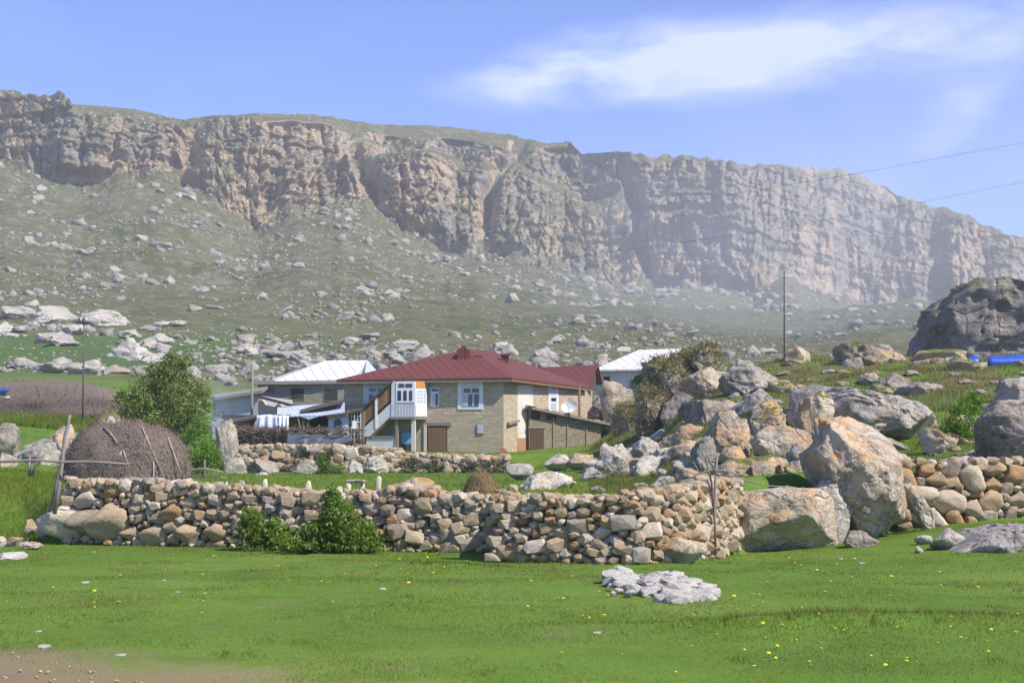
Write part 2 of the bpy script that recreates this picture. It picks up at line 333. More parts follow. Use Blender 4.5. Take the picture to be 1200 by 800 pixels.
# ---------------------------------------------------------------- ground
def grass_mat(name, c1, c2, c3, soil, soil_amt, s=1.0):
    b = NB(name); v = b.coord('Position')
    n1 = b.noise(v, .16 * s, 5, .6, .4); n2 = b.noise(v, .9 * s, 6, .65, .3); n3 = b.noise(v, 14 * s, 4, .7)
    c = b.ramp(n1, [(.33, c1), (.5, c2), (.66, c3)])
    c = b.mix(b.math('MULTIPLY', b.step(n2, .45, .7), .55), c, tuple(x * .7 for x in c1))
    c = b.mix(b.math('MULTIPLY', b.math('SUBTRACT', n3, .3, True), .6), c, tuple(min(1, x * 1.5) for x in c3))
    c = b.mix(b.math('MULTIPLY', b.step(b.noise(v, .55 * s, 7, .68, .5), .60 - .12 * soil_amt, .72), soil_amt), c, soil)
    return b, c, n3, v
def ground_mat():
    b, c, n3, v = grass_mat('meadow_turf', (.066, .130, .016), (.092, .165, .020), (.128, .185, .032), (.20, .16, .09), .4)
    # worn soil in the near left corner, by the cart track; olive pasture on the far slope
    pos = b.n('ShaderNodeSeparateXYZ'); b.set(pos.inputs[0], v); X, Y = pos.outputs[0], pos.outputs[1]
    e = b.math('ADD', b.math('ADD', b.math('MULTIPLY', Y, 1.0), b.math('MULTIPLY', X, .6)), b.math('MULTIPLY', b.math('SUBTRACT', b.noise(v, 1.1, 7, .65, .6), .5), 3.6))
    c = b.mix(b.math('MULTIPLY', b.math('SUBTRACT', 1, b.step(e, 9.9, 11.3)), .8), c, (.22, .16, .10))
    knoll = b.math('MULTIPLY', b.step(X, 4, 9), b.step(Y, 38, 60)); c = b.mix(b.math('MULTIPLY', knoll, b.step(b.noise(v, .35, 6, .65, .4), .38, .58)), c, b.mix(n3, (.085, .085, .03), (.17, .145, .065)))
    far = b.step(Y, 120, 190)
    fc = b.ramp(b.noise(v, .022, 6, .62, .4), [(.34, (.058, .072, .023)), (.5, (.080, .088, .032)), (.66, (.102, .100, .044))])
    fc = b.mix(b.math('MULTIPLY', b.step(b.noise(v, .12, 8, .7, .5), .46, .62), .6), fc, (.140, .126, .085))
    fc = b.mix(b.math('MULTIPLY', b.step(b.noise(v, .45, 8, .75, .3), .52, .62), .5), fc, (.235, .215, .18))
    green = b.math('MULTIPLY', b.math('MULTIPLY', b.step(b.noise(v, .013, 3, .5), .38, .55), b.math('SUBTRACT', 1, b.step(X, -60, -20))), b.math('SUBTRACT', 1, b.step(Y, 240, 340)))
    fc = b.mix(b.math('MULTIPLY', green, .8), fc, (.062, .115, .028))
    c = b.mix(far, c, fc)
    return b.principled(c, .95, b.bump(n3, .5, .05), spec=.1)
M_GROUND = ground_mat()
u = np.concatenate([np.linspace(-2.4, -.62, 40), np.linspace(-.60, .60, 360), np.linspace(.62, 2.4, 40)])
ys = np.concatenate([np.linspace(-38, 8, 24), np.geomspace(8.3, 24, 150), np.linspace(24.1, 33.5, 130), np.geomspace(33.7, 430, 260)])
UU, YY = np.meshgrid(u, ys); XX = UU * (YY + 42) * np.interp(YY, [-38, 8, 60], [1.6, .75, .75])
ZZ = height(XX, YY)
gv = np.stack([XX, YY, ZZ], -1).reshape(-1, 3); nc, nr = len(u), len(ys)
idx = np.arange(nc * nr).reshape(nr, nc)
gf = np.stack([idx[:-1, :-1], idx[:-1, 1:], idx[1:, 1:], idx[1:, :-1]], -1).reshape(-1, 4)
o = link('ground', npmesh('ground', gv, gf, True), M_GROUND); tag(o, 'green meadow and sloping pasture under the cliffs', 'ground', kind='structure')

# cart track in the near left corner
def track():
    rr = np.random.RandomState(3); V, Fc = [], []
    n = 60
    for i in range(n):
        t = i / (n - 1); x = -9 + t * 8.6
        far = 12.75 - (x + 4.55) * 1.08 + .25 * perlin(x * 1.3, 0.3, 0) + .12 * perlin(x * 5, 2.3, 0)
        for k in range(7):
            y = far - k * .55
            V.append((x, y, hz(x, y) + (.012 if k else -.01)))
    for i in range(n - 1):
        for k in range(6): Fc.append((i * 7 + k, i * 7 + k + 1, (i + 1) * 7 + k + 1, (i + 1) * 7 + k))
    b = NB('track_soil'); v = b.coord('Position'); n1 = b.noise(v, 2.2, 7, .7, .4); n2 = b.noise(v, 22, 4, .7)
    c = b.mix(n1, (.165, .108, .066), (.27, .19, .125)); c = b.mix(b.math('MULTIPLY', b.step(n2, .6, .75), .5), c, (.32, .28, .22))
    m = b.principled(c, .95, b.bump(b.math('ADD', n1, n2), .6, .04), spec=.1)
    o = link('dirt_track', pymesh('dirt_track', V, Fc, True), m); tag(o, 'worn brown dirt track beside the meadow grass', 'track', kind='structure')
track()

# ---------------------------------------------------------------- the mountain
SKX = [-700, -350, -120, 0, 35, 60, 75, 100, 150, 205, 240, 300, 370, 440, 520, 560, 600, 640, 672, 684, 735, 755, 800, 850, 882, 900, 925, 990, 1010, 1040, 1080, 1130, 1165, 1200, 1300, 1450, 1800]
SKY = [80, 84, 98, 107, 115, 116, 122, 124, 128, 140, 137, 133, 136, 146, 149, 154, 160, 168, 170, 182, 179, 184, 185, 190, 198, 193, 196, 200, 205, 222, 237, 250, 268, 280, 318, 360, 420]
CBX = [-700, -200, 0, 40, 90, 130, 180, 225, 270, 300, 345, 400, 440, 480, 520, 560, 620, 680, 720, 800, 850, 885, 922, 950, 1000, 1040, 1080, 1200, 1400, 1800]
CBY = [190, 185, 188, 205, 216, 207, 206, 222, 258, 268, 248, 238, 252, 276, 292, 298, 308, 322, 338, 338, 341, 346, 318, 336, 356, 371, 386, 410, 430, 440]
DCX = [-700, 0, 200, 300, 400, 600, 720, 850, 922, 1000, 1100, 1300, 1800]
DCY = [690, 720, 735, 720, 745, 760, 770, 800, 830, 930, 1010, 1080, 1150]
WPX = [-700, 200, 300, 420, 520, 660, 720, 900, 1000, 1200, 1800]
WPY = [90, 80, 85, 120, 160, 160, 140, 120, 100, 90, 90]            # horizontal run of the cliff
def zpix(py, d):
    up = (CY - py) / F; return EYE + d * (SP + up * CP) / (CP - up * SP)
mp = np.arange(-300, 1500, 1.6); NS, NCL, NT = 110, 220, 18
mpx = mp[None, :]
Dc = np.interp(mp, DCX, DCY); W = np.interp(mp, WPX, WPY)
Dc = Dc + 14 * perlin(mp / 55, .5, 0)
zbs = zpix(np.interp(mp, CBX, CBY), Dc); zb = zpix(np.interp(mp, CBX, CBY) + 7 * perlin(mp / 34, 3.5, 0) + 7 * np.round(perlin(mp / 13, 7.5, 0) * 3) / 3 + 4 * perlin(mp / 5, 1.5, 0), Dc); CAP = np.interp(mp, [-200, 55, 80, 185, 225, 262, 300, 420, 520, 620, 680], [0, 0, 1, 1, .35, .0, .35, .42, .35, .35, 0])
TIER = np.interp(mp, [395, 450, 690, 760], [0, 1, 1, 0]); gullies = lambda t: sum(np.exp(-((mp - c - k * (t - .5) - 12 * perlin(t * 3.1, c * .37, .5) - 5 * perlin(t * 9, c * .71, .2)) / (w_ * (.75 + .6 * abs(t - .35)))) ** 2) for c, w_, k in ((220, 17, 34), (412, 17, -46), (588, 12, 52), (745, 9, -30)))
zt = zpix(np.interp(mp, SKX, SKY), Dc + W + 55 * CAP + 65 * TIER)
z0 = height((mp - CX) / F * 410, np.full_like(mp, 410.)) - .6
rows_d, rows_z, rows_k = [], [], []
for i in range(NS):                                                  # grassy scree slope
    t = i / NS; d = 410 + (Dc - 410) * t
    z = z0 + (zbs - z0) * (.62 * t + .38 * t ** 2.0) + (zb - zbs) * sstep(.9, 1, t)
    x = (mp - CX) / F * d
    z = z + 4.5 * fbm(x / 70, d / 70, .3, 4) * min(1, t * 8) * (1 - t ** 6) + 1.3 * fbm(x / 11, d / 11, 4.3, 3, ridge=True) * min(1, t * 6) * .5
    rows_d.append(d); rows_z.append(z); rows_k.append(0)
for i in range(NCL):                                                 # cliff
    t = i / (NCL - 1)
    s = (mp - CX) / F * Dc
    hgt = zt - zb; h = hgt * t
    # the run is taken up on a few broken benches, or evenly where the face has crumbled
    wob = .20 * perlin(s / 120, 1.7, h / 260) + .09 * perlin(s / 38, 3.1, h / 90) + .03 * perlin(s / 12, 5.1, h / 30)
    tt = np.clip(t + wob * min(1, 4 * t, 4 * (1 - t)), 0, 1)
    crumb = np.clip(np.interp(mp, [0, 380, 460, 720, 820, 1200], [.22, .25, .55, .55, .38, .3]) + 1.0 * perlin(s / 105, 4.4, h / 140) + .35 * perlin(s / 30, 6.4, h / 60), 0, 1)
    bench = .08 * sstep(0, .06, tt) + .32 * sstep(.36, .44, tt) + .06 * sstep(.55, .59, tt) + .34 * sstep(.68, .78, tt) + .20 * sstep(.9, 1.0, tt)
    GUL = gullies(t); crumb = np.maximum(crumb, np.clip(GUL * 1.2, 0, 1)); shelf = np.exp(-((tt - .52) / .085) ** 2) * TIER
    d = Dc + W * (bench * (1 - crumb) + t * crumb) + 65 * TIER * sstep(.42, .62, tt) + 38 * GUL * t * (1 - t) * 2
    capt = sstep(1 - .50 * CAP - 1e-3, 1, t) * (CAP > 0)
    d = d + 55 * CAP * np.clip((t - 1 + .48 * CAP) / (.48 * CAP + 1e-3), 0, 1)
    edge = min(1, t * 12) * min(1, (1 - t) * 14 + .12) * (1 - .92 * sstep(0, .15, capt)) * (1 - .6 * np.clip(GUL, 0, 1)) * (1 - .65 * shelf)
    stepn = lambda q, k, m=.88: (np.round(q * k) / k) * m + q * (1 - m)
    butt = 38 * perlin(s / 95, 8.1, h / 320) + 24 * perlin(s / 36, 2.2, h / 150)
    col = (8.5 * stepn(perlin(s / 15 + .4 * perlin(s / 25, 2, h / 25), 5.5, h / 60), 4) + 4.5 * stepn(perlin(s / 7, 1.1, h / 22), 3)) * (1 - .45 * crumb)
    gul = 9 * np.abs(perlin(s / 24 + .5 * perlin(s / 40, 1, h / 40), 9.5, h / 110)) ** .6
    gul = gul - 4.5 * np.exp(-(perlin(s / 19 + .3 * perlin(s / 9, 3, h / 12), 12.5, h / 90) / .07) ** 2) - 3.5 * np.exp(-(perlin(s / 8, 14.5, h / 40) / .09) ** 2) - 3.4 * np.exp(-(perlin(s / 200, 16.5, (zb + h) / 9) / .08) ** 2)
    blk = (3.0 + 2.5 * crumb) * stepn(fbm(s / 6.5, 7.7, h / 6, 3, .55), 3, .6)
    za = zb + h; strata = 4.6 * stepn(perlin(s / 260, 3.3, za / 8.0), 4) + 2.2 * stepn(perlin(s / 140, 9.3, za / 3.6), 3)
    rows_d.append(d + edge * (butt + col - gul + blk + strata)); rows_z.append(zb + h + edge * 1.3 * fbm(s / 8, 3.3, h / 8, 2)); rows_k.append(1)
for i in range(1, NT + 1):                                           # grassy top, out of sight beyond the rim
    t = i / NT; s = (mp - CX) / F * Dc
    rise = np.interp(mp, [0, 70, 130, 210, 250, 330, 420, 520, 640, 700], [0, 2, 7, 3, 4, 9, 8, 9, 6, 0])
    rows_d.append(Dc + W + 55 * CAP + 65 * TIER + 260 * t); rows_z.append(zt + rise * sstep(0, .3, t) - 30 * t * t + 1.2 * fbm(s / 20, 1.1, t * 6, 3)); rows_k.append(2)
MD, MZ = np.array(rows_d), np.array(rows_z)
# crags standing on the rim
MX = (mpx - CX) / F * MD
rim = (np.arange(len(MD)) >= NS + NCL - 8) & (np.arange(len(MD)) < NS + NCL + 3)
crag = np.interp(mp, [-200, 0, 60, 75, 95, 200, 240, 290, 420, 560, 650, 668, 676, 690, 800, 880, 905, 930, 1200], [2, 3, 3, 1, 0, 0, 1, 1, 1, 1, 3, 4, 1, 2, 3, 2, 5, 3, 4])
MZ[rim] += (crag * np.clip(.3 + 1.1 * np.round(perlin(mp / 14, .7, 0) * 4) / 4 + .35 * perlin(mp / 5, 2.7, 0), 0, 1.6))[None, :]
mv = np.stack([MX, MD, MZ], -1).reshape(-1, 3)
nr2, nc2 = MD.shape; idx = np.arange(nr2 * nc2).reshape(nr2, nc2)
mf = np.stack([idx[:-1, :-1], idx[:-1, 1:], idx[1:, 1:], idx[1:, :-1]], -1).reshape(-1, 4)
def mountain_mat():
    b = NB('mountain_rock_and_grass'); v = b.coord('Position')
    up = b.up(); n1 = b.noise(v, .014, 6, .6, .5); n2 = b.noise(v, .07, 8, .68, .4); n3 = b.noise(v, .4, 5, .7)
    vs_ = b.coord('Position', (1, 1, .22)); st = b.noise(vs_, .11, 8, .66, .3)
    rock = b.ramp(n2, [(.32, (.13, .117, .10)), (.47, (.205, .185, .157)), (.60, (.28, .245, .20))])
    px_ = b.n('ShaderNodeSeparateXYZ'); b.set(px_.inputs[0], v)
    warm = b.step(b.math('ADD', b.noise(b.coord('Position', (1, 1, .6)), .020, 5, .6, .8), b.math('MULTIPLY', b.math('SUBTRACT', .55, b.step(px_.outputs[0], -160, 160)), .10)), .45, .56)
    rock = b.mix(b.math('MULTIPLY', warm, .85), rock, b.ramp(st, [(.35, (.25, .17, .11)), (.5, (.39, .28, .185)), (.65, (.50, .38, .26))]))
    rock = b.mix(b.math('MULTIPLY', b.step(st, .52, .66), .55), rock, (.115, .105, .095))
    rock = b.mix(b.math('MULTIPLY', b.step(n3, .52, .75), .35), rock, (.36, .33, .285))
    grass = b.ramp(n1, [(.35, (.056, .068, .022)), (.5, (.078, .084, .031)), (.65, (.100, .098, .043))])
    grass = b.mix(b.math('MULTIPLY', b.step(n2, .42, .62), .6), grass, (.132, .118, .074))
    grass = b.mix(b.math('MULTIPLY', b.step(b.noise(v, .19, 8, .75, .3), .50, .60), .6), grass, (.21, .195, .16))
    grass = b.mix(b.math('MULTIPLY', b.step(n3, .60, .72), .55), grass, (.34, .32, .275))
    g = b.step(b.math('ADD', up, b.math('MULTIPLY', b.math('SUBTRACT', n2, .5), .75)), .43, .57)
    return b.principled(b.mix(g, rock, grass), .95, b.bump(b.math('ADD', n3, b.math('MULTIPLY', n2, 2)), .5, 1.0), spec=.1)
o = link('mountain', npmesh('mountain', mv, mf, False), mountain_mat()); tag(o, 'long mountain with pale limestone cliffs above a grassy scree slope', 'mountain', kind='structure')
for p in o.data.polygons[: (NS - 2) * (nc2 - 1)]: p.use_smooth = True

# ---------------------------------------------------------------- rocks
_ICO = {}
def ico(sub):
    if sub not in _ICO:
        bm = bmesh.new(); bmesh.ops.create_icosphere(bm, subdivisions=sub, radius=1)
        bm.verts.ensure_lookup_table()
        _ICO[sub] = (np.array([v.co[:] for v in bm.verts]), np.array([[v.index for v in f.verts] for f in bm.faces])); bm.free()
    return _ICO[sub]
def outline_radius(poly):
    """radius of a star-shaped outline about its own centre, as a function of angle"""
    p = np.array(poly, float); c = (p.min(0) + p.max(0)) / 2; q = p - c
    a = np.linspace(-math.pi, math.pi, 361); r = np.zeros_like(a)
    for i in range(len(q)):
        p0, p1 = q[i], q[(i + 1) % len(q)]
        dx, dz = np.cos(a), np.sin(a); ex, ez = p1 - p0
        den = dx * ez - dz * ex; den = np.where(np.abs(den) < 1e-9, 1e-9, den)
        t = (p0[0] * ez - p0[1] * ex) / den; uu = (p0[0] * dz - p0[1] * dx) / den
        ok = (t > 0) & (uu >= -1e-6) & (uu <= 1 + 1e-6); r = np.where(ok, np.maximum(r, t), r)
    return c, a, r
def rock_verts(seed, sub, dims, cuts=9, rough=.10, outline=None, thick=None, depthcut=(.52, .93)):
    rs = np.random.RandomState(seed); v, f = ico(sub); p = v.copy(); cuts = int(cuts * 1.7)
    # facets
    for k in range(cuts):
        n = rs.normal(size=3); n /= np.linalg.norm(n); off = rs.uniform(*depthcut)
        if outline is not None: n[1] = -abs(n[1]) - .5; n /= np.linalg.norm(n)
        dt = p @ n; m = dt > off; p[m] -= ((dt - off)[m] * .97)[:, None] * n
    o3 = rs.uniform(-50, 50, 3); q = p * 1.0
    lay = rs.normal(size=3); lay[2] += 1.2 * np.sign(lay[2]); lay /= np.linalg.norm(lay); h_ = q @ lay + .12 * fbm(q[:, 0] * 2 + o3[0], q[:, 1] * 2, q[:, 2] * 2, 2)
    nz = .28 * rough * np.sign(perlin(h_ * 5.5 + o3[0], o3[1] * .1, .3)) * np.abs(perlin(h_ * 5.5 + o3[0], o3[1] * .1, .3)) ** .5
    nz = nz + rough * (fbm(q[:, 0] * 1.4 + o3[0], q[:, 1] * 1.4 + o3[1], q[:, 2] * 1.4 + o3[2], 5, .5) + .45 * fbm(q[:, 0] * 3.5 + o3[1], q[:, 1] * 3.5, q[:, 2] * 3.5 + o3[2], 4, .55, True) - .2)
    fz = perlin(q[:, 0] * 1.3 + o3[2], q[:, 1] * 1.3 + o3[0], q[:, 2] * 1.3); fz2 = perlin(q[:, 0] * 2.1 + o3[1], q[:, 1] * 2.1 + o3[2], q[:, 2] * 3.4)
    if sub >= 4: nz = nz - .6 * rough * np.exp(-(fz / .045) ** 2) - .35 * rough * np.exp(-(fz2 / .05) ** 2)
    p = p * (1 + nz)[:, None]
    if outline is not None:
        c, a, r = outline_radius(outline)
        th = np.arctan2(p[:, 2], p[:, 0]); s = np.sqrt(p[:, 0] ** 2 + p[:, 2] ** 2)
        s = np.sin(np.minimum(s, 1) * math.pi / 2) ** .85 * np.maximum(1, s)
        rr = np.interp(th, a, r)
        p = np.stack([np.cos(th) * s * rr, p[:, 1] * thick, np.sin(th) * s * rr], -1)
        for k in range(12):
            n = rs.normal(size=3) * np.array([.8, 1, .8]); n[1] = -abs(n[1]) - .25; n /= np.linalg.norm(n); dt = p @ n; off = dt.max() * rs.uniform(.66, .93); m = dt > off; p[m] -= ((dt - off)[m] * .94)[:, None] * n
        ol = np.array(outline); ext = ol.max(0) - ol.min(0); lo, hi = p.min(0), p.max(0)
        p[:, 0] = (p[:, 0] - (lo[0] + hi[0]) / 2) * ext[0] / (hi[0] - lo[0]); p[:, 2] = (p[:, 2] - (lo[2] + hi[2]) / 2) * ext[1] / (hi[2] - lo[2])
        g2 = rough * .35 * ext.max() * fbm(p[:, 0] * 3 / ext.max() + 9, p[:, 1] * 3 / ext.max(), p[:, 2] * 3 / ext.max() + seed, 4, .55, True); p[:, 1] -= g2 * (p[:, 1] < 0)
    else: p = p * np.array(dims)
    return p, f
def boulder(label, box, d=None, thick=.8, seed=1, mat=None, sub=4, outline=None, cuts=9, rough=.10, cat='boulder', group=None, name='boulder', rot=0, sink=.12):
    """box = x0,x1,y0,y1 in photograph pixels; d = metres to its middle (from the ground it stands on when not given)"""
    if outline is not None:
        ax = [q[0] for q in outline]; ay_ = [q[1] for q in outline]; box = (min(ax), max(ax), min(ay_), max(ay_))
    x0, x1, y0, y1 = box; cx = (x0 + x1) / 2
    if d is None:
        g = ground_at(cx, y1); d = g.y + thick * .45 * (x1 - x0) / F * g.y * .5
    k = d / F; wdt, hgt = (x1 - x0) * k, (y1 - y0) * k
    top = P(cx, y0, d).z; bot = P(cx, y1, d).z; gz = hz((cx - CX) * k, d)
    low = min(bot, gz) - sink * hgt
    X = P(cx, (y0 + y1) / 2, d).x
    if outline is not None:
        oc = ((x0 + x1) / 2, (y0 + y1) / 2)
        ol = [((q[0] - oc[0]) * k, -(q[1] - oc[1]) * k) for q in outline]
        p, f = rock_verts(seed, sub, None, cuts, rough, ol, thick * wdt / 2)
        zc = (top + bot) / 2
        low_m = p[:, 2] < -hgt * .36
        p[low_m, 2] -= (p[low_m, 2] + hgt * .36) * 0 + ((-hgt * .36 - p[low_m, 2]) / (hgt * .14)) * max(0, bot - low)
    else:
        zc = (top + low) / 2
        p, f = rock_verts(seed, sub, (wdt / 2 * 1.06, thick * wdt / 2, (top - low) / 2 * 1.04), cuts, rough)
        if rot:
            c_, s_ = math.cos(rot), math.sin(rot); p = np.stack([p[:, 0] * c_ - p[:, 2] * s_, p[:, 1], p[:, 0] * s_ + p[:, 2] * c_], -1)
    p = p + np.array([0, 0, zc - gz])
    o = link(name, npmesh(name, p, f), mat or M_GREY); o.location = (X, d, gz)
    return tag(o, label, cat, group)
def hull_mesh(seed, n=16, sub=False):
    rs = np.random.RandomState(seed); bm = bmesh.new()
    for i in range(n):
        k = (i + .5) / n; a = 2.39996 * i; zz = 1 - 2 * k; q = np.array([math.cos(a) * math.sqrt(1 - zz * zz), math.sin(a) * math.sqrt(1 - zz * zz), zz])
        q = q + rs.normal(size=3) * .16; q /= np.abs(q).max() ** .72 * np.linalg.norm(q) ** .28; q *= rs.uniform(.86, 1.0)
        bm.verts.new(q)
    r = bmesh.ops.convex_hull(bm, input=bm.verts)
    bmesh.ops.delete(bm, geom=[g for g in r['geom_interior'] if isinstance(g, bmesh.types.BMVert)] , context='VERTS')
    me = bpy.data.meshes.new('stone'); bm.to_mesh(me); bm.free()
    co = np.zeros(len(me.vertices) * 3); me.vertices.foreach_get('co', co); co = co.reshape(-1, 3)
    lo, hi = co.min(0), co.max(0); co = (co - (lo + hi) / 2) / (hi - lo) * 2          # spans -1..1 on every axis
    me.vertices.foreach_set('co', co.ravel()); me.update()
    return me
HULLS = [hull_mesh(100 + i, 24) for i in range(18)]
for h in HULLS: h.materials.append(M_STONE)
def tri_arrays(me):
    v = np.zeros(len(me.vertices) * 3); me.vertices.foreach_get('co', v)
    me.calc_loop_triangles(); t = np.zeros(len(me.loop_triangles) * 3, np.int32); me.loop_triangles.foreach_get('vertices', t)
    return v.reshape(-1, 3), t.reshape(-1, 3)
HT = [tri_arrays(h) for h in HULLS]; HT_LOW = [tri_arrays(hull_mesh(150 + i, 13)) for i in range(18)]
def rand_rot(rs, tilt=math.pi):
    a = Matrix.Rotation(rs.uniform(0, 2 * math.pi), 3, 'Z') @ Matrix.Rotation(rs.uniform(-tilt, tilt), 3, 'X') @ Matrix.Rotation(rs.uniform(-tilt, tilt), 3, 'Y')
    return np.array(a)
def joined_stones(items, HT=HT):
    """items: (position, scale3, rot3x3, hull index) -> one mesh"""
    V, Fc, b = [], [], 0
    for p, s, m, h in items:
        v, t = HT[h % len(HT)]; q = (v * np.asarray(s)) @ np.asarray(m).T + np.asarray(p)
        V.append(q); Fc.append(t + b); b += len(v)
    return npmesh('stones', np.concatenate(V), np.concatenate(Fc))

# scree on the mountain slope
def mountain_rocks():
    rs = np.random.RandomState(11); rough = []
    for i in range(12):
        p, f = rock_verts(300 + i, 3, (1, 1, 1), 14, .22, depthcut=(.45, .85)); me = npmesh('boulder', p, f); me.materials.append(M_FARROCK); rough.append(me)
    def spots(n, share=.30):
        """random places on the visible slope: x, y, z, column, how far up"""
        k = int(n * share); y = rs.uniform(165, 412, k); px = rs.uniform(-120, 1330, k); x = (px - CX) / F * y
        r = (NS * rs.uniform(0, 1, n - k) ** .85).astype(int); c = rs.randint(0, nc2, n - k)
        return [np.concatenate(q) for q in ((x, MX[r, c]), (y, MD[r, c]), (height(x, y), MZ[r, c]), (px, mp[c]), (0 * x, r / NS))]
    x, y, z, px, up_ = spots(30000)
    cl = .26 + 1.2 * perlin(x / 60, y / 60, 1.2) + 1.0 * perlin(x / 18, y / 18, 7.2) + np.where(px < 480, .15, np.where(px > 830, -.14, 0)) + .30 * up_ - .22 * ((y < 412) & (px > 440))
    m = rs.rand(len(x)) < cl; x, y, z, px = x[m][:7000], y[m][:7000], z[m][:7000], px[m][:7000]
    size = np.minimum(3.2, .30 * (1 - rs.rand(len(x))) ** -.64) * (.36 + .64 * np.minimum(1, y / 560))
    seen = (px > -20) & (px < 1220); order = np.argsort(-(size / y) * seen); big, rest = order[:230], order[230:]
    for i, j in enumerate(big):
        s = size[j]; o = link('boulder', rough[i % 12]); o.location = (x[j], y[j], z[j] + s * .12)
        o.scale = (s * rs.uniform(.8, 1.35), s * rs.uniform(.8, 1.2), s * rs.uniform(.5, .95)); o.rotation_euler = (rs.uniform(-.3, .3), rs.uniform(-.4, .4), rs.uniform(0, 6.28))
        tag(o, 'weathered grey boulder lying on the scree slope below the cliffs', 'boulder', 'boulders on the scree slope')
    items = [((x[j], y[j], z[j] + size[j] * .1), (size[j] * rs.uniform(.8, 1.4), size[j], size[j] * rs.uniform(.45, .9)), rand_rot(rs, .5), rs.randint(18)) for j in rest]
    # the finest scree
    x, y, z, px, up_ = spots(18000); m = rs.rand(len(x)) < .40 + 1.1 * perlin(x / 35, y / 35, 3.2) + .2 * up_
    for j in np.nonzero(m)[0]:
        s = rs.uniform(.16, .5) * (.5 + .5 * min(1, y[j] / 500)); items.append(((x[j], y[j], z[j]), (s * 1.2, s, s * .7), rand_rot(rs, .5), rs.randint(18)))
    # broken blocks on the benches of the cliff
    for k in range(3500):
        r = NS + rs.randint(0, NCL - 4); c = rs.randint(2, nc2 - 2)
        if (MZ[r + 2, c] - MZ[r, c]) / max(.3, MD[r + 2, c] - MD[r, c]) > 1.5 or MD[r + 2, c] < MD[r, c]: continue
        s = min(.32 * (1 - rs.rand()) ** -.45, 1.2)
        items.append(((MX[r, c], MD[r, c], MZ[r, c] + .2 * s), (s * 1.2, s, s * .8), rand_rot(rs, .5), rs.randint(18)))
    o = link('scree', joined_stones(items, HT_LOW), M_FARROCK); tag(o, 'loose grey stones strewn over the mountain slope', 'scree', kind='stuff')
mountain_rocks()

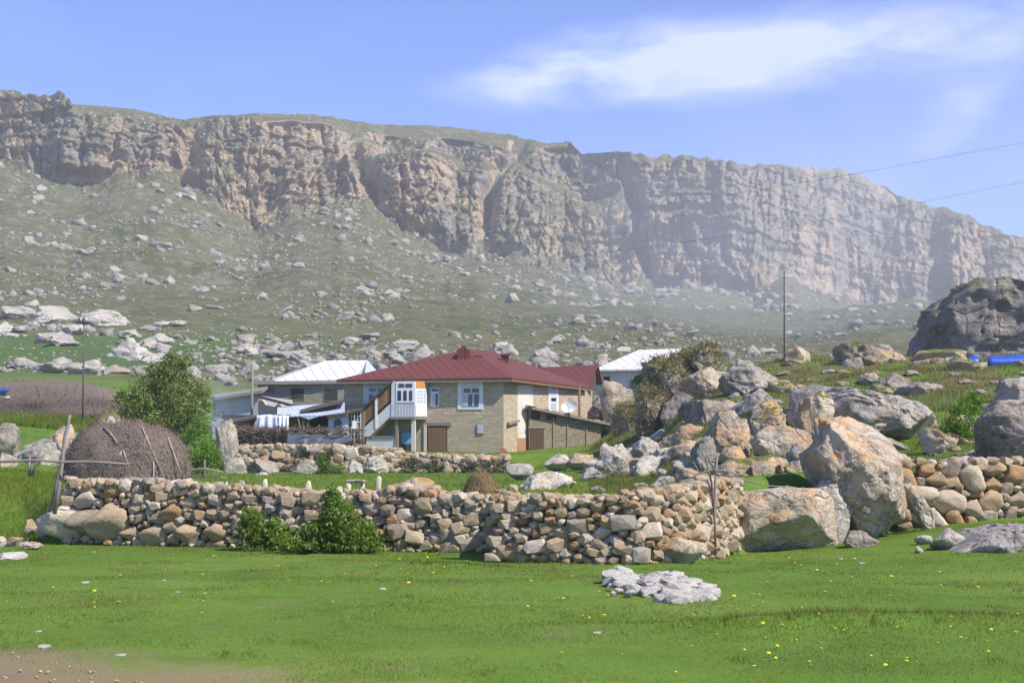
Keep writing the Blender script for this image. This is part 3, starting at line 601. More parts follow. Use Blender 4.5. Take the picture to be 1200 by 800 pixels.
# ---------------------------------------------------------------- dry stone walls
M_CORE = plain('rubble_fill', (.13, .11, .085), .95, .4, 6, .6)
BIGST = []
for i in range(8):
    p, f = rock_verts(660 + i, 3, (1.08, 1, 1.08), 9, .12); me = npmesh('stone', p, f); me.materials.append(M_STONE); BIGST.append(me)
def dry_wall(label, path, stones_r, seed, big_left=None, thick=.55, max_parts=300):
    """path: (px, foot depth, base y, top y); stones packed over the near face and along the top, round a rubble core"""
    rs = np.random.RandomState(seed)
    pts = []
    for px, d, yb, yt in path:
        x = (px - CX) / F * d; g = hz(x, d - .05); pts.append((x, d, g, max(.3, P(px, yt, d).z - g)))
    A = np.array(pts); seg = np.hypot(np.diff(A[:, 0]), np.diff(A[:, 1])); S = np.concatenate([[0], np.cumsum(seg)]); Ltot = S[-1]
    at = lambda s: [np.interp(s, S, A[:, k]) for k in range(4)]
    root = empty('dry_stone_wall', Vector((A[len(A) // 2, 0], A[len(A) // 2, 1], A[len(A) // 2, 2])), label, 'wall')
    # core
    n = int(Ltot / .25) + 2; V, Fc = [], []
    for i in range(n):
        s = Ltot * i / (n - 1); x, y, g, h = at(s); h = h * .88 + .03 * math.sin(s * 7)
        for yy, zz in ((.20, -.25), (.24, h * .94), (thick, h * .98), (thick + .12, -.25)): V.append((x, y + yy, g + zz))
    for i in range(n - 1):
        for k in range(3): Fc.append((i * 4 + k, (i + 1) * 4 + k, (i + 1) * 4 + k + 1, i * 4 + k + 1))
    Fc += [(0, 1, 2, 3), tuple((n - 1) * 4 + k for k in (3, 2, 1, 0))]
    link('rubble_core', pymesh('rubble_core', V, Fc), M_CORE, root)
    # face: largest stones first, smaller ones into the gaps
    placed = []
    grid = {}
    def fits(s, z, r, slack):
        for i in range(int((s - .9) / .5), int((s + .9) / .5) + 1):
            for (a, b, q) in grid.get(i, ()):
                if ((a - s) / 1.42) ** 2 + (b - z) ** 2 < (slack * (q + r)) ** 2: return False
        return True
    def put(s, z, r): placed.append((s, z, r)); grid.setdefault(int(s / .5), []).append((s, z, r))
    if big_left:
        for s, z, r in big_left(at, rs, Ltot): put(s, z, r)
    for r, tries in stones_r:
        for k in range(tries):
            s = rs.uniform(0, Ltot); h = at(s)[3]; rr = r * rs.uniform(.85, 1.15)
            z = rs.uniform(rr * .55, max(rr * .6, h - rr * .35))
            if fits(s, z, rr, .80): put(s, z, rr)
    placed.sort(key=lambda q: -q[2])
    extra = []
    top = []
    s = 0
    while s < Ltot:
        r = rs.uniform(.05, .11) if max_parts == 300 else rs.uniform(.12, .25); top.append((s, r)); s += r * rs.uniform(1.3, 1.9)
    def one(loc, sc_, rot, big):
        h = rs.randint(18)
        if big:
            o = link('stone', BIGST[h % 8] if sc_[2] > .17 and max_parts == 300 else HULLS[h], None, root); o.location = loc; o.scale = sc_; o.rotation_euler = rot
        else: extra.append((loc, sc_, np.array(Matrix.Rotation(rot[2], 3, 'Z') @ Matrix.Rotation(rot[1], 3, 'Y') @ Matrix.Rotation(rot[0], 3, 'X')), h))
    for i, (s, z, r) in enumerate(placed):
        x, y, g, h = at(s)
        one((x, y + .17 + rs.uniform(-.05, .05) - .10 * min(1, r / .3) + .10 * z / max(h, .3), g + z), (r * rs.uniform(1.3, 1.75), max(.16, r * .85), r * rs.uniform(.92, 1.15)),
            (rs.uniform(-.2, .2), rs.uniform(-.35, .35), rs.uniform(-.3, .3)), i < max_parts - len(top))
    for i, (s, r) in enumerate(top):
        x, y, g, h = at(s)
        one((x + rs.uniform(-.03, .03), y + rs.uniform(.12, thick), g + h + r * rs.uniform(-.25, .35)), (r * rs.uniform(1.2, 1.6), r * rs.uniform(1, 1.5), r * rs.uniform(.75, 1.05)),
            (rs.uniform(-.2, .2), rs.uniform(-.3, .3), rs.uniform(0, 6)), True)
    if extra:
        me = joined_stones(extra); o = link('small_stones', me, M_STONES, root); o['kind'] = 'stuff'
    return root
def big_left(at, rs, Ltot):
    out = []
    def q(px0, px1, y0, y1):
        d = float(wall_front((px0 + px1) / 2)); s = ((px0 + px1) / 2 - 78) / F * 29.9
        out.append((s, P(500, (y0 + y1) / 2, d).z, (y1 - y0) / 2 / F * d * .86))
    for a in ((88, 128, 590, 632), (124, 160, 582, 636), (158, 186, 612, 638), (184, 226, 610, 642), (228, 270, 608, 643), (205, 250, 588, 612), (95, 118, 572, 595), (250, 275, 596, 612), (132, 160, 566, 584), (275, 296, 610, 640), (64, 88, 585, 632)): q(*a)
    return out
sizes = [(.17, 500), (.135, 1800), (.105, 3000), (.082, 5000), (.06, 6000)]
dry_wall('long dry stone wall of cream and rust stones with huge blocks at its foot behind the leafy bushes',
         [(78, 30.35, 634, 564), (180, 29.6, 637, 566), (280, 28.95, 641, 572), (340, 28.7, 642, 577), (440, 28.2, 644, 579), (470, 28.05, 644, 570), (500, 27.95, 645, 576), (574, 27.6, 647, 586), (604, 27.5, 647, 586)], [(.14, 60), (.105, 1500), (.082, 4000), (.064, 6000), (.05, 6000)], 5, big_left)
dry_wall('tumbled dry stone wall of small rounded stones ending against the flat cracked boulder',
         [(577, 25.0, 657, 584), (640, 24.6, 659, 585), (700, 24.3, 661, 584), (745, 24.1, 661, 581), (790, 24.6, 658, 574), (836, 26.3, 650, 564), (866, 27.9, 642, 566)], [(.125, 50), (.09, 1500), (.07, 4000), (.056, 6000), (.044, 5000)], 6)
dry_wall('short dry stone wall of large squared blocks running away from the tilted boulder',
         [(1052, 30.9, 606, 534), (1090, 31.1, 606, 546), (1140, 31.3, 606, 541), (1200, 31.6, 604, 540), (1330, 32.1, 602, 538)], [(.26, 60), (.19, 700), (.14, 1500), (.10, 2500), (.07, 4000)], 7)

# ---------------------------------------------------------------- boulders: the big ones by the wall
boulder('huge tilted boulder with orange lichen crest leaning between two drystone walls', None, 29.6, 1.0, 21, M_HERO, 6,
        [(950, 562), (944, 535), (959, 521), (966, 493), (990, 487), (1028, 498), (1048, 516), (1060, 542), (1056, 562), (1071, 600), (1064, 612), (1040, 622), (1020, 632), (1003, 629), (985, 606), (966, 585)], cuts=7, rough=.13)
boulder('long flat cream boulder with a vertical crack at the wall end', None, 28.3, .7, 27, M_WARM, 6,
        [(812, 642), (812, 612), (832, 588), (872, 574), (918, 569), (956, 570), (978, 586), (990, 612), (992, 642), (900, 644)], cuts=8, rough=.09)
boulder('shaded slab boulder wedged under the tilted boulder', (946, 1004, 562, 640), 29.2, .8, 23, M_GREY, 5)
boulder('pointed tan stone with a rusty spot lying at the wall foot', None, 24.6, .7, 24, M_WARM, 4,
        [(765, 652), (772, 636), (790, 629), (812, 634), (829, 637), (822, 650), (812, 660), (785, 660)], cuts=8)
boulder('small brown stone lying on grass under the tilted boulder', (985, 1030, 622, 642), 28.2, .8, 25, M_BROWN, 4)
boulder('leaning slab stone propped beside the tilted boulder', None, 30.3, .5, 26, M_WARM, 4,
        [(1056, 568), (1068, 566), (1082, 585), (1096, 608), (1088, 612), (1072, 603)], cuts=6)
for i, (bx, lab) in enumerate([((62, 98, 598, 637), 'white pointed block at the foot of the leaning fence post'), ((42, 63, 603, 632), 'pale block next to the white pointed block'), ((26, 46, 608, 630), 'grey stone at the foot of the grassy bank'), ((4, 28, 626, 640), 'flat tan stone lying below the grassy bank'), ((-6, 7, 625, 642), 'cream stone on the meadow edge below the bank'), ((22, 48, 634, 644), 'low half-buried tan stone in front of the bank')]):
    boulder(lab, bx, None, .9, 40 + i, M_WHITE if i in (0, 1) else M_WARM, 4, cuts=12)
boulder('low weathered grey outcrop with pale edges rising from the meadow', None, 25.8, 1.3, 31, rock_mat('outcrop_rock', GREY, .15, dark=.5, scale=1.4), 6,
        [(1108, 652), (1125, 640), (1150, 622), (1180, 613), (1215, 615), (1260, 640), (1268, 668), (1230, 684), (1180, 682), (1150, 672), (1130, 660)], cuts=5, rough=.16)
for i, (bx, lab) in enumerate([((1072, 1092, 624, 638), 'small white stone near the low weathered outcrop'), ((1088, 1135, 618, 644), 'flat pale slab broken beside the low weathered outcrop'), ((1070, 1082, 640, 648), 'tiny white stone below the broken pale slab')]):
    boulder(lab, bx, None, 1.0, 60 + i, M_WHITE, 3, cuts=12)

# ---------------------------------------------------------------- rubble heap on the meadow
def rubble_heap():
    rs = np.random.RandomState(5); g = ground_at(775, 690)
    root = empty('rubble_heap', g, 'low heap of broken white limestone lying on the meadow grass', 'rubble')
    b = rock_mat('rubble_rock', WHITE, .25, (.45, .33, .2), dark=.25, scale=2.0)
    p, f = rock_verts(77, 5, (.40, 1.1, .12), 4, .35); m = npmesh('bedrock', p + np.array([.12, .1, .02]) + np.array(g), f); link('bedrock', m, b, root)
    for i in range(210):
        a = rs.uniform(0, 6.28); q = rs.uniform(.15, 1.08) ** .6
        x = g.x + .08 + math.cos(a) * q * .56; y = g.y + .1 + math.sin(a) * q * 1.75
        if rs.rand() < .25: x = g.x - rs.uniform(.35, .7); y = g.y + rs.uniform(-1.2, 1.4)
        r = min(.11, .028 * (1 - rs.rand()) ** -.5); o = link('stone', HULLS_W[rs.randint(18)], None, root)
        o.location = (x, y, hz(x, y) + r * .12 + max(0, .16 * (1 - q))); o.scale = (r * 1.5, r * 1.2, r * .7); o.rotation_euler = (rs.uniform(-.3, .3), rs.uniform(-.3, .3), rs.uniform(0, 6))
M_CHIP = rock_mat('white_chips', ((.46, .42, .36), (.60, .56, .49), (.68, .64, .57), (.76, .73, .67)), .1, dark=.1, scale=2.5)
HULLS_W = []
for h in HULLS:
    c = h.copy(); c.materials.clear(); c.materials.append(M_CHIP); HULLS_W.append(c)
rubble_heap()
for i, (px, py, wpx) in enumerate([(100, 683, 9), (14, 654, 34), (252, 651, 6), (110, 647, 5), (448, 690, 8), (208, 694, 6), (192, 680, 5), (141, 768, 10), (45, 740, 8), (985, 655, 6), (1010, 660, 7), (700, 742, 9), (52, 758, 14)]):
    labs = ['flat white stone lying in the short grass', 'broad white slab sunk in the turf below the bank', 'small pale stone under the big wall blocks', 'white chip of stone under the wall', 'pale buff stone among the dandelions', 'white pebble among the dandelions', 'white stone on the open turf', 'rounded pale stone at the edge of the dirt track', 'grey-white stone above the dirt track', 'white pebble below the tilted boulder', 'white stone on turf below the tilted boulder', 'small pale stone on the worn turf', 'flat pale stone on the lip of the dirt track']
    g = ground_at(px, py); r = wpx / 2 / F * g.y; rs = np.random.RandomState(i)
    o = link('stone', HULLS_W[i]); o.location = g + Vector((0, 0, r * .08)); o.scale = (r, r * 1.3, r * .35); o.rotation_euler = (0, 0, rs.uniform(-.5, .5))
    tag(o, labs[i], 'stone')

# ---------------------------------------------------------------- rocks on the knoll and in the yard
RK = [  # label, box, depth, thick, material, sub
 ('orange lichened rock at the top of the knoll cluster', (880, 934, 470, 512), 44, 1., M_ORANGE, 5),
 ('rust stained overhanging rock ledge on the knoll', (828, 882, 482, 528), 41, 1., M_ORANGE, 5),
 ('dark faced boulder with a shaded hollow behind the wall', (803, 850, 510, 584), 37, 1., M_DARK, 5),
 ('broad tan boulder with lichen streaks behind the twig post', (848, 930, 528, 590), 35, .9, M_ORANGE, 5),
 ('pale pink boulder under the orange rock', (885, 950, 498, 548), 40, 1., M_WARM, 5),
 ('small orange capped rock below the rusty ledge', (838, 880, 520, 548), 37, 1., M_ORANGE, 4),
 ('white rounded rock at the wall top below the knoll', (855, 905, 565, 592), 31, .9, M_WHITE, 4),
 ('grey rock between the cracked boulder and orange rocks', (915, 965, 520, 570), 36, .8, M_GREY, 4),
 ('broad grey rock filling the hollow above the cracked boulder', (888, 972, 540, 600), 32.5, .7, M_GREY, 5),
 ('tan rock resting over the cracked boulder', (868, 915, 548, 590), 32, .8, M_WARM, 5),
 ('small orange rock beside the leafy green shrub', (1074, 1122, 497, 532), 39, 1., M_ORANGE, 4),
 ('bulky mottled brown boulder overhanging the squared wall', (1138, 1240, 472, 548), 36, .9, M_BROWN, 5),
 ('grey boulder beyond the mottled brown boulder', (1152, 1232, 444, 500), 50, .9, M_GREY, 5),
 ('brown craggy rock behind the long ridge rock', (1052, 1112, 448, 492), 56, 1., M_BROWN, 5),
 ('grey rock tucked left of the brown craggy rock', (1015, 1070, 436, 470), 60, 1., M_BROWN, 5),
 ('boulder with a grassy back and a bare tan face', (966, 1042, 397, 452), 80, 1., M_MOSSY, 5),
 ('pale stone leaning on the grassy backed boulder', (988, 1018, 418, 446), 77, .8, M_GREY, 4),
 ('tan rock standing near the tall iron pole', (920, 956, 405, 440), 82, 1., M_WARM, 4),
 ('grey rock spread below the giant dark boulder', (1062, 1132, 414, 448), 76, 1., M_GREY, 5),
 ('round grey rock below the blue tarpaulins', (1115, 1160, 430, 456), 68, 1., M_GREY, 4),
 ('striped grey rock slab on the knoll top', (835, 912, 420, 470), 66, 1., M_GREY, 5),
 ('flat layered rock in the middle of the knoll', (842, 925, 458, 512), 52, .9, M_GREY, 5),
 ('tan broken rock on the flank of the grassy crag', (800, 856, 428, 470), 70, .9, M_WARM, 5),
 ('rough brown rock at the crag foot', (795, 860, 462, 520), 58, .8, M_BROWN, 5),
 ('pale tan face of rock on the sunny side of the crag', (806, 872, 432, 500), 80, .8, M_WARM, 5),
 ('lumpy mossy shoulder on top of the crag', (768, 812, 424, 462), 83, 1., M_MOSSY, 5),
 ('mossy knob standing on the crag top', (800, 850, 403, 440), 84, 1., M_MOSSY, 5),
 ('brown rough rock in the middle of the crag front', (772, 822, 446, 512), 79, .8, M_BROWN, 5),
 ('mossy bulge over the dark hollow of the crag', (742, 786, 448, 500), 81, .9, M_MOSSY, 5),
 ('cream ledge low on the crag beside the rock pile', (818, 866, 486, 526), 66, .9, M_WARM, 5),
 ('dark brown boulder behind the stone lean-to', (688, 748, 447, 515), 116, 1., M_BROWN, 5),
 ('pinkish rock on top of the boulder behind the lean-to', (700, 735, 445, 475), 113, 1., M_WARM, 4),
 ('grey mossy rock beside the crag and lean-to', (715, 752, 468, 520), 100, 1., M_MOSSY, 5),
 ('tall cream rock in the pile before the crag', (732, 782, 505, 556), 58, .9, M_WHITE, 5),
 ('white craggy rock at the pile bottom in the yard', (735, 800, 536, 584), 50, .9, M_WHITE, 5),
 ('dark grey rock on the left of the cream pile', (693, 742, 515, 574), 55, 1., M_GREY, 5),
 ('round cream rock on the right of the pile', (770, 812, 510, 546), 62, 1., M_WARM, 4),
 ('small white rock high in the pile near the lean-to', (712, 738, 518, 540), 57, 1., M_WHITE, 4),
 ('pale boulder end standing up in the yard grass', (660, 700, 528, 554), 70, 1., M_WARM, 4),
 ('low white rock beside the pale boulder end', (636, 668, 532, 552), 73, 1., M_WHITE, 4),
 ('broad flat white rock in the yard beyond the small haycock', (603, 672, 553, 594), 42, .9, M_WHITE, 5),
 ('grey stone at the foot of the broad white rock', (590, 625, 540, 560), 62, .8, M_GREY, 4),
 ('large pale boulder built into the terrace below the stairs', (424, 456, 529, 558), 95, 1., M_WHITE, 5),
 ('white rounded boulder at the terrace foot beside tall grass', (404, 428, 540, 560), 93, 1., M_WHITE, 4),
 ('grey boulder under the grey tarpaulin terrace', (340, 376, 539, 562), 94, 1., M_GREY, 4),
 ('dark grey boulder under the brushwood pile', (286, 330, 536, 562), 94, 1., M_GREY, 5),
 ('white slab lying on the slope under the brushwood pile', (288, 320, 552, 568), 80, .8, M_WHITE, 4),
 ('upright white slab boulder beside the bright green shrub', (250, 279, 488, 558), 92, .8, M_GREY, 5),
 ('leaning white slab at the foot of the upright slab', (262, 292, 535, 566), 88, .6, M_WHITE, 4),
 ('pale crag behind the leaning fence post', (50, 100, 488, 552), 70, 1., M_WARM, 5),
 ('sloping grey crag with grass beside the fence rail', (18, 72, 508, 565), 66, 1., M_GREY, 5),
 ('brown rock with a dark side at the bank top', (-15, 26, 497, 540), 72, 1., M_BROWN, 4),
 ('tan rock under the rail on the grassy bank', (-2, 22, 528, 552), 62, 1., M_WARM, 4),
 ('grey rock behind the big brushwood-bound haystack', (85, 150, 484, 530), 76, 1., M_MOSSY, 5),
 ('pale stone on the crest beside the grey utility pole', (118, 140, 486, 500), 74, 1., M_WHITE, 4),
]
for i, (lab, bx, d, th, m, sub) in enumerate(RK):
    boulder(lab, bx, d, th, 400 + i * 7, m, sub, cuts=12, rough=.13)
boulder('long ridge of grey rock with orange lichen at its high end', None, 43, .6, 601, M_GREY, 6,
        [(926, 490), (934, 456), (958, 449), (985, 458), (1012, 462), (1045, 466), (1080, 478), (1106, 496), (1098, 512), (1050, 518), (990, 516), (940, 512)], cuts=6, rough=.15)
boulder('orange lichened knob on the end of the long rock ridge', (928, 978, 448, 488), 42, 1., 602, M_ORANGE, 5, cuts=12)
boulder('giant dark grey boulder on the skyline above the blue tarpaulins', None, 94, .9, 603, M_DARK, 6,
        [(1074, 424), (1086, 386), (1106, 352), (1136, 326), (1164, 328), (1200, 340), (1250, 356), (1290, 390), (1300, 424), (1200, 436), (1120, 434)], cuts=7, rough=.17)
CRAG = boulder('big crag overgrown with dry grass and scrub beside the white house', None, 86, .9, 604, M_MOSSY, 6,
        [(737, 475), (739, 452), (756, 432), (792, 414), (840, 405), (868, 424), (876, 470), (868, 512), (830, 522), (790, 520), (765, 516), (745, 500)], cuts=7, rough=.26)
# pale band of rocks across the pasture below the scree
rs = np.random.RandomState(81); band = []
for i in range(14):
    px = rs.uniform(-15, 250); py = np.interp(px, [-15, 90, 250], [383, 386, 402]) + rs.normal() * 9; band.append((px, py, rs.uniform(14, 38)))
for i in range(22):
    px = rs.uniform(150, 445); py = np.interp(px, [150, 300, 445], [398, 416, 432]) + rs.normal() * 9; band.append((px, py, rs.uniform(12, 32)))
band += [(52, 434, 34), (103, 438, 48), (150, 418, 62), (182, 424, 40), (60, 400, 46), (205, 381, 26), (20, 372, 50), (62, 374, 60), (120, 380, 58), (475, 405, 30), (410, 400, 26), (640, 417, 34), (585, 408, 26), (655, 397, 18)]
fb = []
for i in range(9):
    p, f = rock_verts(700 + i, 4, (1, 1, 1), 10, .22); me = npmesh('boulder', p, f); me.materials.append(M_FARWHITE); fb.append(me)
for i, (px, py, wd) in enumerate(band):
    g = ground_at(px, py, 115); k = wd / 2 / F * g.y
    o = link('boulder', fb[i % 9]); o.location = g + Vector((0, 0, k * .05)); o.scale = (k * 1.1, k * .9, k * rs.uniform(.42, .62)); o.rotation_euler = (0, rs.uniform(-.15, .25), rs.uniform(-.6, .6) + 3.14 * (i % 2))
    if i >= 36 and py < 420 and px > 400: o.data = fb[i % 9]
    tag(o, 'pale limestone outcrop in the band crossing the green pasture' if px < 460 else 'lone boulder on the slope just above the red roof', 'boulder', 'pale rocks across the pasture' if px < 460 else 'boulders above the red roof')

# ---------------------------------------------------------------- houses
def masonry(name, c1, c2, mortar, sc_=3.2, dirt=(.25, .21, .15)):
    b = NB(name); g = b.n('ShaderNodeSeparateXYZ'); b.set(g.inputs[0], b.coord('Position')); cc = b.n('ShaderNodeCombineXYZ')
    wob = b.noise(b.coord('Position'), 1.7, 4, .6)
    b.set(cc.inputs[0], b.math('ADD', b.math('ADD', g.outputs[0], b.math('MULTIPLY', g.outputs[1], .8)), b.math('MULTIPLY', wob, .9))); b.set(cc.inputs[1], b.math('ADD', g.outputs[2], b.math('MULTIPLY', wob, .45)))
    br = b.n('ShaderNodeTexBrick'); b.set(br.inputs['Vector'], cc.outputs[0]); br.inputs['Scale'].default_value = sc_; br.inputs['Mortar Size'].default_value = .035; br.inputs['Mortar Smooth'].default_value = .8; br.inputs['Bias'].default_value = -.1
    br.inputs['Brick Width'].default_value = .95; br.inputs['Row Height'].default_value = .5; br.inputs['Color1'].default_value = (*c1, 1); br.inputs['Color2'].default_value = (*c2, 1); br.inputs['Mortar'].default_value = (*mortar, 1)
    v = b.coord('Position'); n = b.noise(v, .7, 7, .68, .5); n2 = b.noise(v, 7, 5, .7)
    c = b.mix(b.math('MULTIPLY', b.step(n, .42, .68), .55), br.outputs['Color'], dirt)
    c = b.mix(.4, c, b.mix(n2, (.12, .11, .1), (.8, .76, .68)), 'OVERLAY')
    return b.principled(c, .92, b.bump(b.math('ADD', br.outputs['Fac'], b.math('MULTIPLY', n2, -.6)), .8, .05), spec=.15)
M_HWALL = masonry('house_masonry', (.41, .34, .24), (.54, .465, .345), (.44, .385, .29), 2.4, (.46, .385, .28))
M_GWALL = masonry('grey_masonry', (.26, .24, .20), (.34, .31, .26), (.22, .20, .17), 2.6, (.28, .25, .2))
M_SHED = masonry('shed_masonry', (.26, .215, .15), (.36, .30, .21), (.19, .16, .115), 2.8, (.20, .17, .12))
M_PALE = plain('pale_blue_paint', (.56, .575, .59), .6, .16, 2.2, dirt=(.30, .30, .29), dirt_amt=.35)
M_WHITEP = plain('white_paint', (.72, .72, .71), .6, .1, 2.5, dirt=(.48, .44, .38), dirt_amt=.35)
M_LIME = plain('limewash', (.60, .56, .48), .9, .12, 1.4, dirt=(.42, .36, .28), dirt_amt=.5)
M_PLASTER = plain('blue_grey_plaster', (.40, .41, .42), .9, .2, .9, .3, dirt=(.26, .22, .17), dirt_amt=.6)
M_GLASS = plain('window_glass', (.022, .03, .045), .07, .3, 1.5, spec=.6)
M_CURT = plain('curtain_behind_glass', (.42, .46, .50), .25, .25, 4, spec=.5)
M_WOOD = plain('brown_planks', (.20, .115, .06), .8, .35, 2.5, .3, stretch=(6, 6, .5), dirt=(.09, .06, .04))
M_ORNG = plain('orange_board', (.50, .22, .055), .75, .2, 3)
M_GREYW = plain('weathered_wood', (.23, .20, .165), .9, .35, 3, .4, stretch=(5, 5, .6))
M_DARKW = plain('dark_wood', (.085, .062, .045), .9, .4, 4, .3)
M_SKYB = plain('sky_blue_board', (.16, .42, .62), .6, .2, 2, dirt=(.4, .5, .55))
M_TEAL = plain('teal_paint', (.012, .17, .135), .5, .2, 2)
M_DARK_IN = plain('shaded_interior', (.05, .045, .04), .95, .4, 2)  # near-black colour stands for the shade in openings, sheds and the brush heart
M_TARP = plain('grey_tarpaulin', (.065, .08, .10), .5, .4, 2.0, .4, dirt=(.13, .15, .17))
M_CLOTH = plain('pale_sheet', (.62, .66, .72), .7, .1, 2)
M_RUST = plain('rusty_metal', (.21, .085, .04), .85, .45, 4, .4)
def metal_roof(name, col, dirt, seam=1.6, rough=.6, vx=1.0, vy=.35):
    b = NB(name); v = b.coord('Position'); g = b.n('ShaderNodeSeparateXYZ'); b.set(g.inputs[0], v)
    w_ = b.math('FRACT', b.math('MULTIPLY', b.math('ADD', b.math('MULTIPLY', g.outputs[0], vx), b.math('MULTIPLY', g.outputs[1], vy)), seam))
    line = b.math('ADD', b.step(w_, .0, .1), b.math('SUBTRACT', 1, b.step(w_, .9, 1.0)))
    n = b.noise(v, .9, 7, .65, .4); n2 = b.noise(v, 5, 5, .65)
    c = b.mix(n, tuple(x * .72 for x in col), tuple(x * 1.2 for x in col)); c = b.mix(b.math('MULTIPLY', b.step(n2, .52, .72), .45), c, dirt)
    return b.principled(c, rough, b.bump(line, .9, .05), spec=.2)
M_RED = metal_roof('red_sheet_roof', (.142, .044, .033), (.10, .043, .035))
M_MAROON = metal_roof('maroon_sheet_roof', (.13, .040, .032), (.095, .040, .034))
M_TIN = metal_roof('white_sheet_roof', (.60, .59, .58), (.46, .45, .44), 1.1, .5)
M_TINB = metal_roof('blue_white_sheet', (.50, .56, .66), (.34, .37, .42), 3.0, .45)

class Plane:
    def __init__(s, a, b):
        s.a = Vector((a[0], a[1], 0)); t = Vector((b[0] - a[0], b[1] - a[1], 0)).normalized(); s.t = t; s.n = Vector((t.y, -t.x, 0))   # faces the viewer when a is on the left
    def hit(s, px, py, off=0.0):
        v = ray(px, py); o = Vector((0, 0, EYE)); k = (s.a + s.n * off - o).dot(s.n) / v.dot(s.n); return o + v * k
    def panel(s, name, pts, off, thick, mat, parent):
        return solid(name, [s.hit(x, y, off) for x, y in pts], s.n * -thick, mat, parent)
    def rect(s, name, x0, x1, y0, y1, off, thick, mat, parent): return s.panel(name, [(x0, y0), (x1, y0), (x1, y1), (x0, y1)], off, thick, mat, parent)
    def window(s, x0, x1, y0, y1, panes, parent, casing=M_WHITEP, border=2.0, frame_mat=M_PALE, glass=M_GLASS, off=.05):
        """casing ring proud of the wall, then glass panes set back inside it"""
        w_ = s.rect('window', x0, x1, y0, y1, off, off + .02, casing, parent)
        fr = s.rect('frame', x0 + border, x1 - border, y0 + border, y1 - border, off + .035, .04, frame_mat, w_)
        for q in panes:
            m = q[4] if len(q) > 4 else glass
            s.rect('pane', q[0], q[1], q[2], q[3], off + .045, .02, m, w_)
        return w_
def roof_solid(name, faces, mat, parent, th=.12):
    """faces: list of polygons (3-D points), each thickened downwards; joined"""
    V, Fc = [], []
    for f in faces:
        b = len(V); n = len(f); V += [Vector(p) for p in f] + [Vector(p) - Vector((0, 0, th)) for p in f]
        Fc += [tuple(range(b, b + n)), tuple(reversed(range(b + n, b + 2 * n)))] + [(b + i, b + n + i, b + n + (i + 1) % n, b + (i + 1) % n) for i in range(n)]
    return link(name, pymesh(name, V, Fc), mat, parent)
def prism(name, poly, z0, z1, mat, parent): return solid(name, [Vector((x, y, z0)) for x, y in poly], (0, 0, z1 - z0), mat, parent)

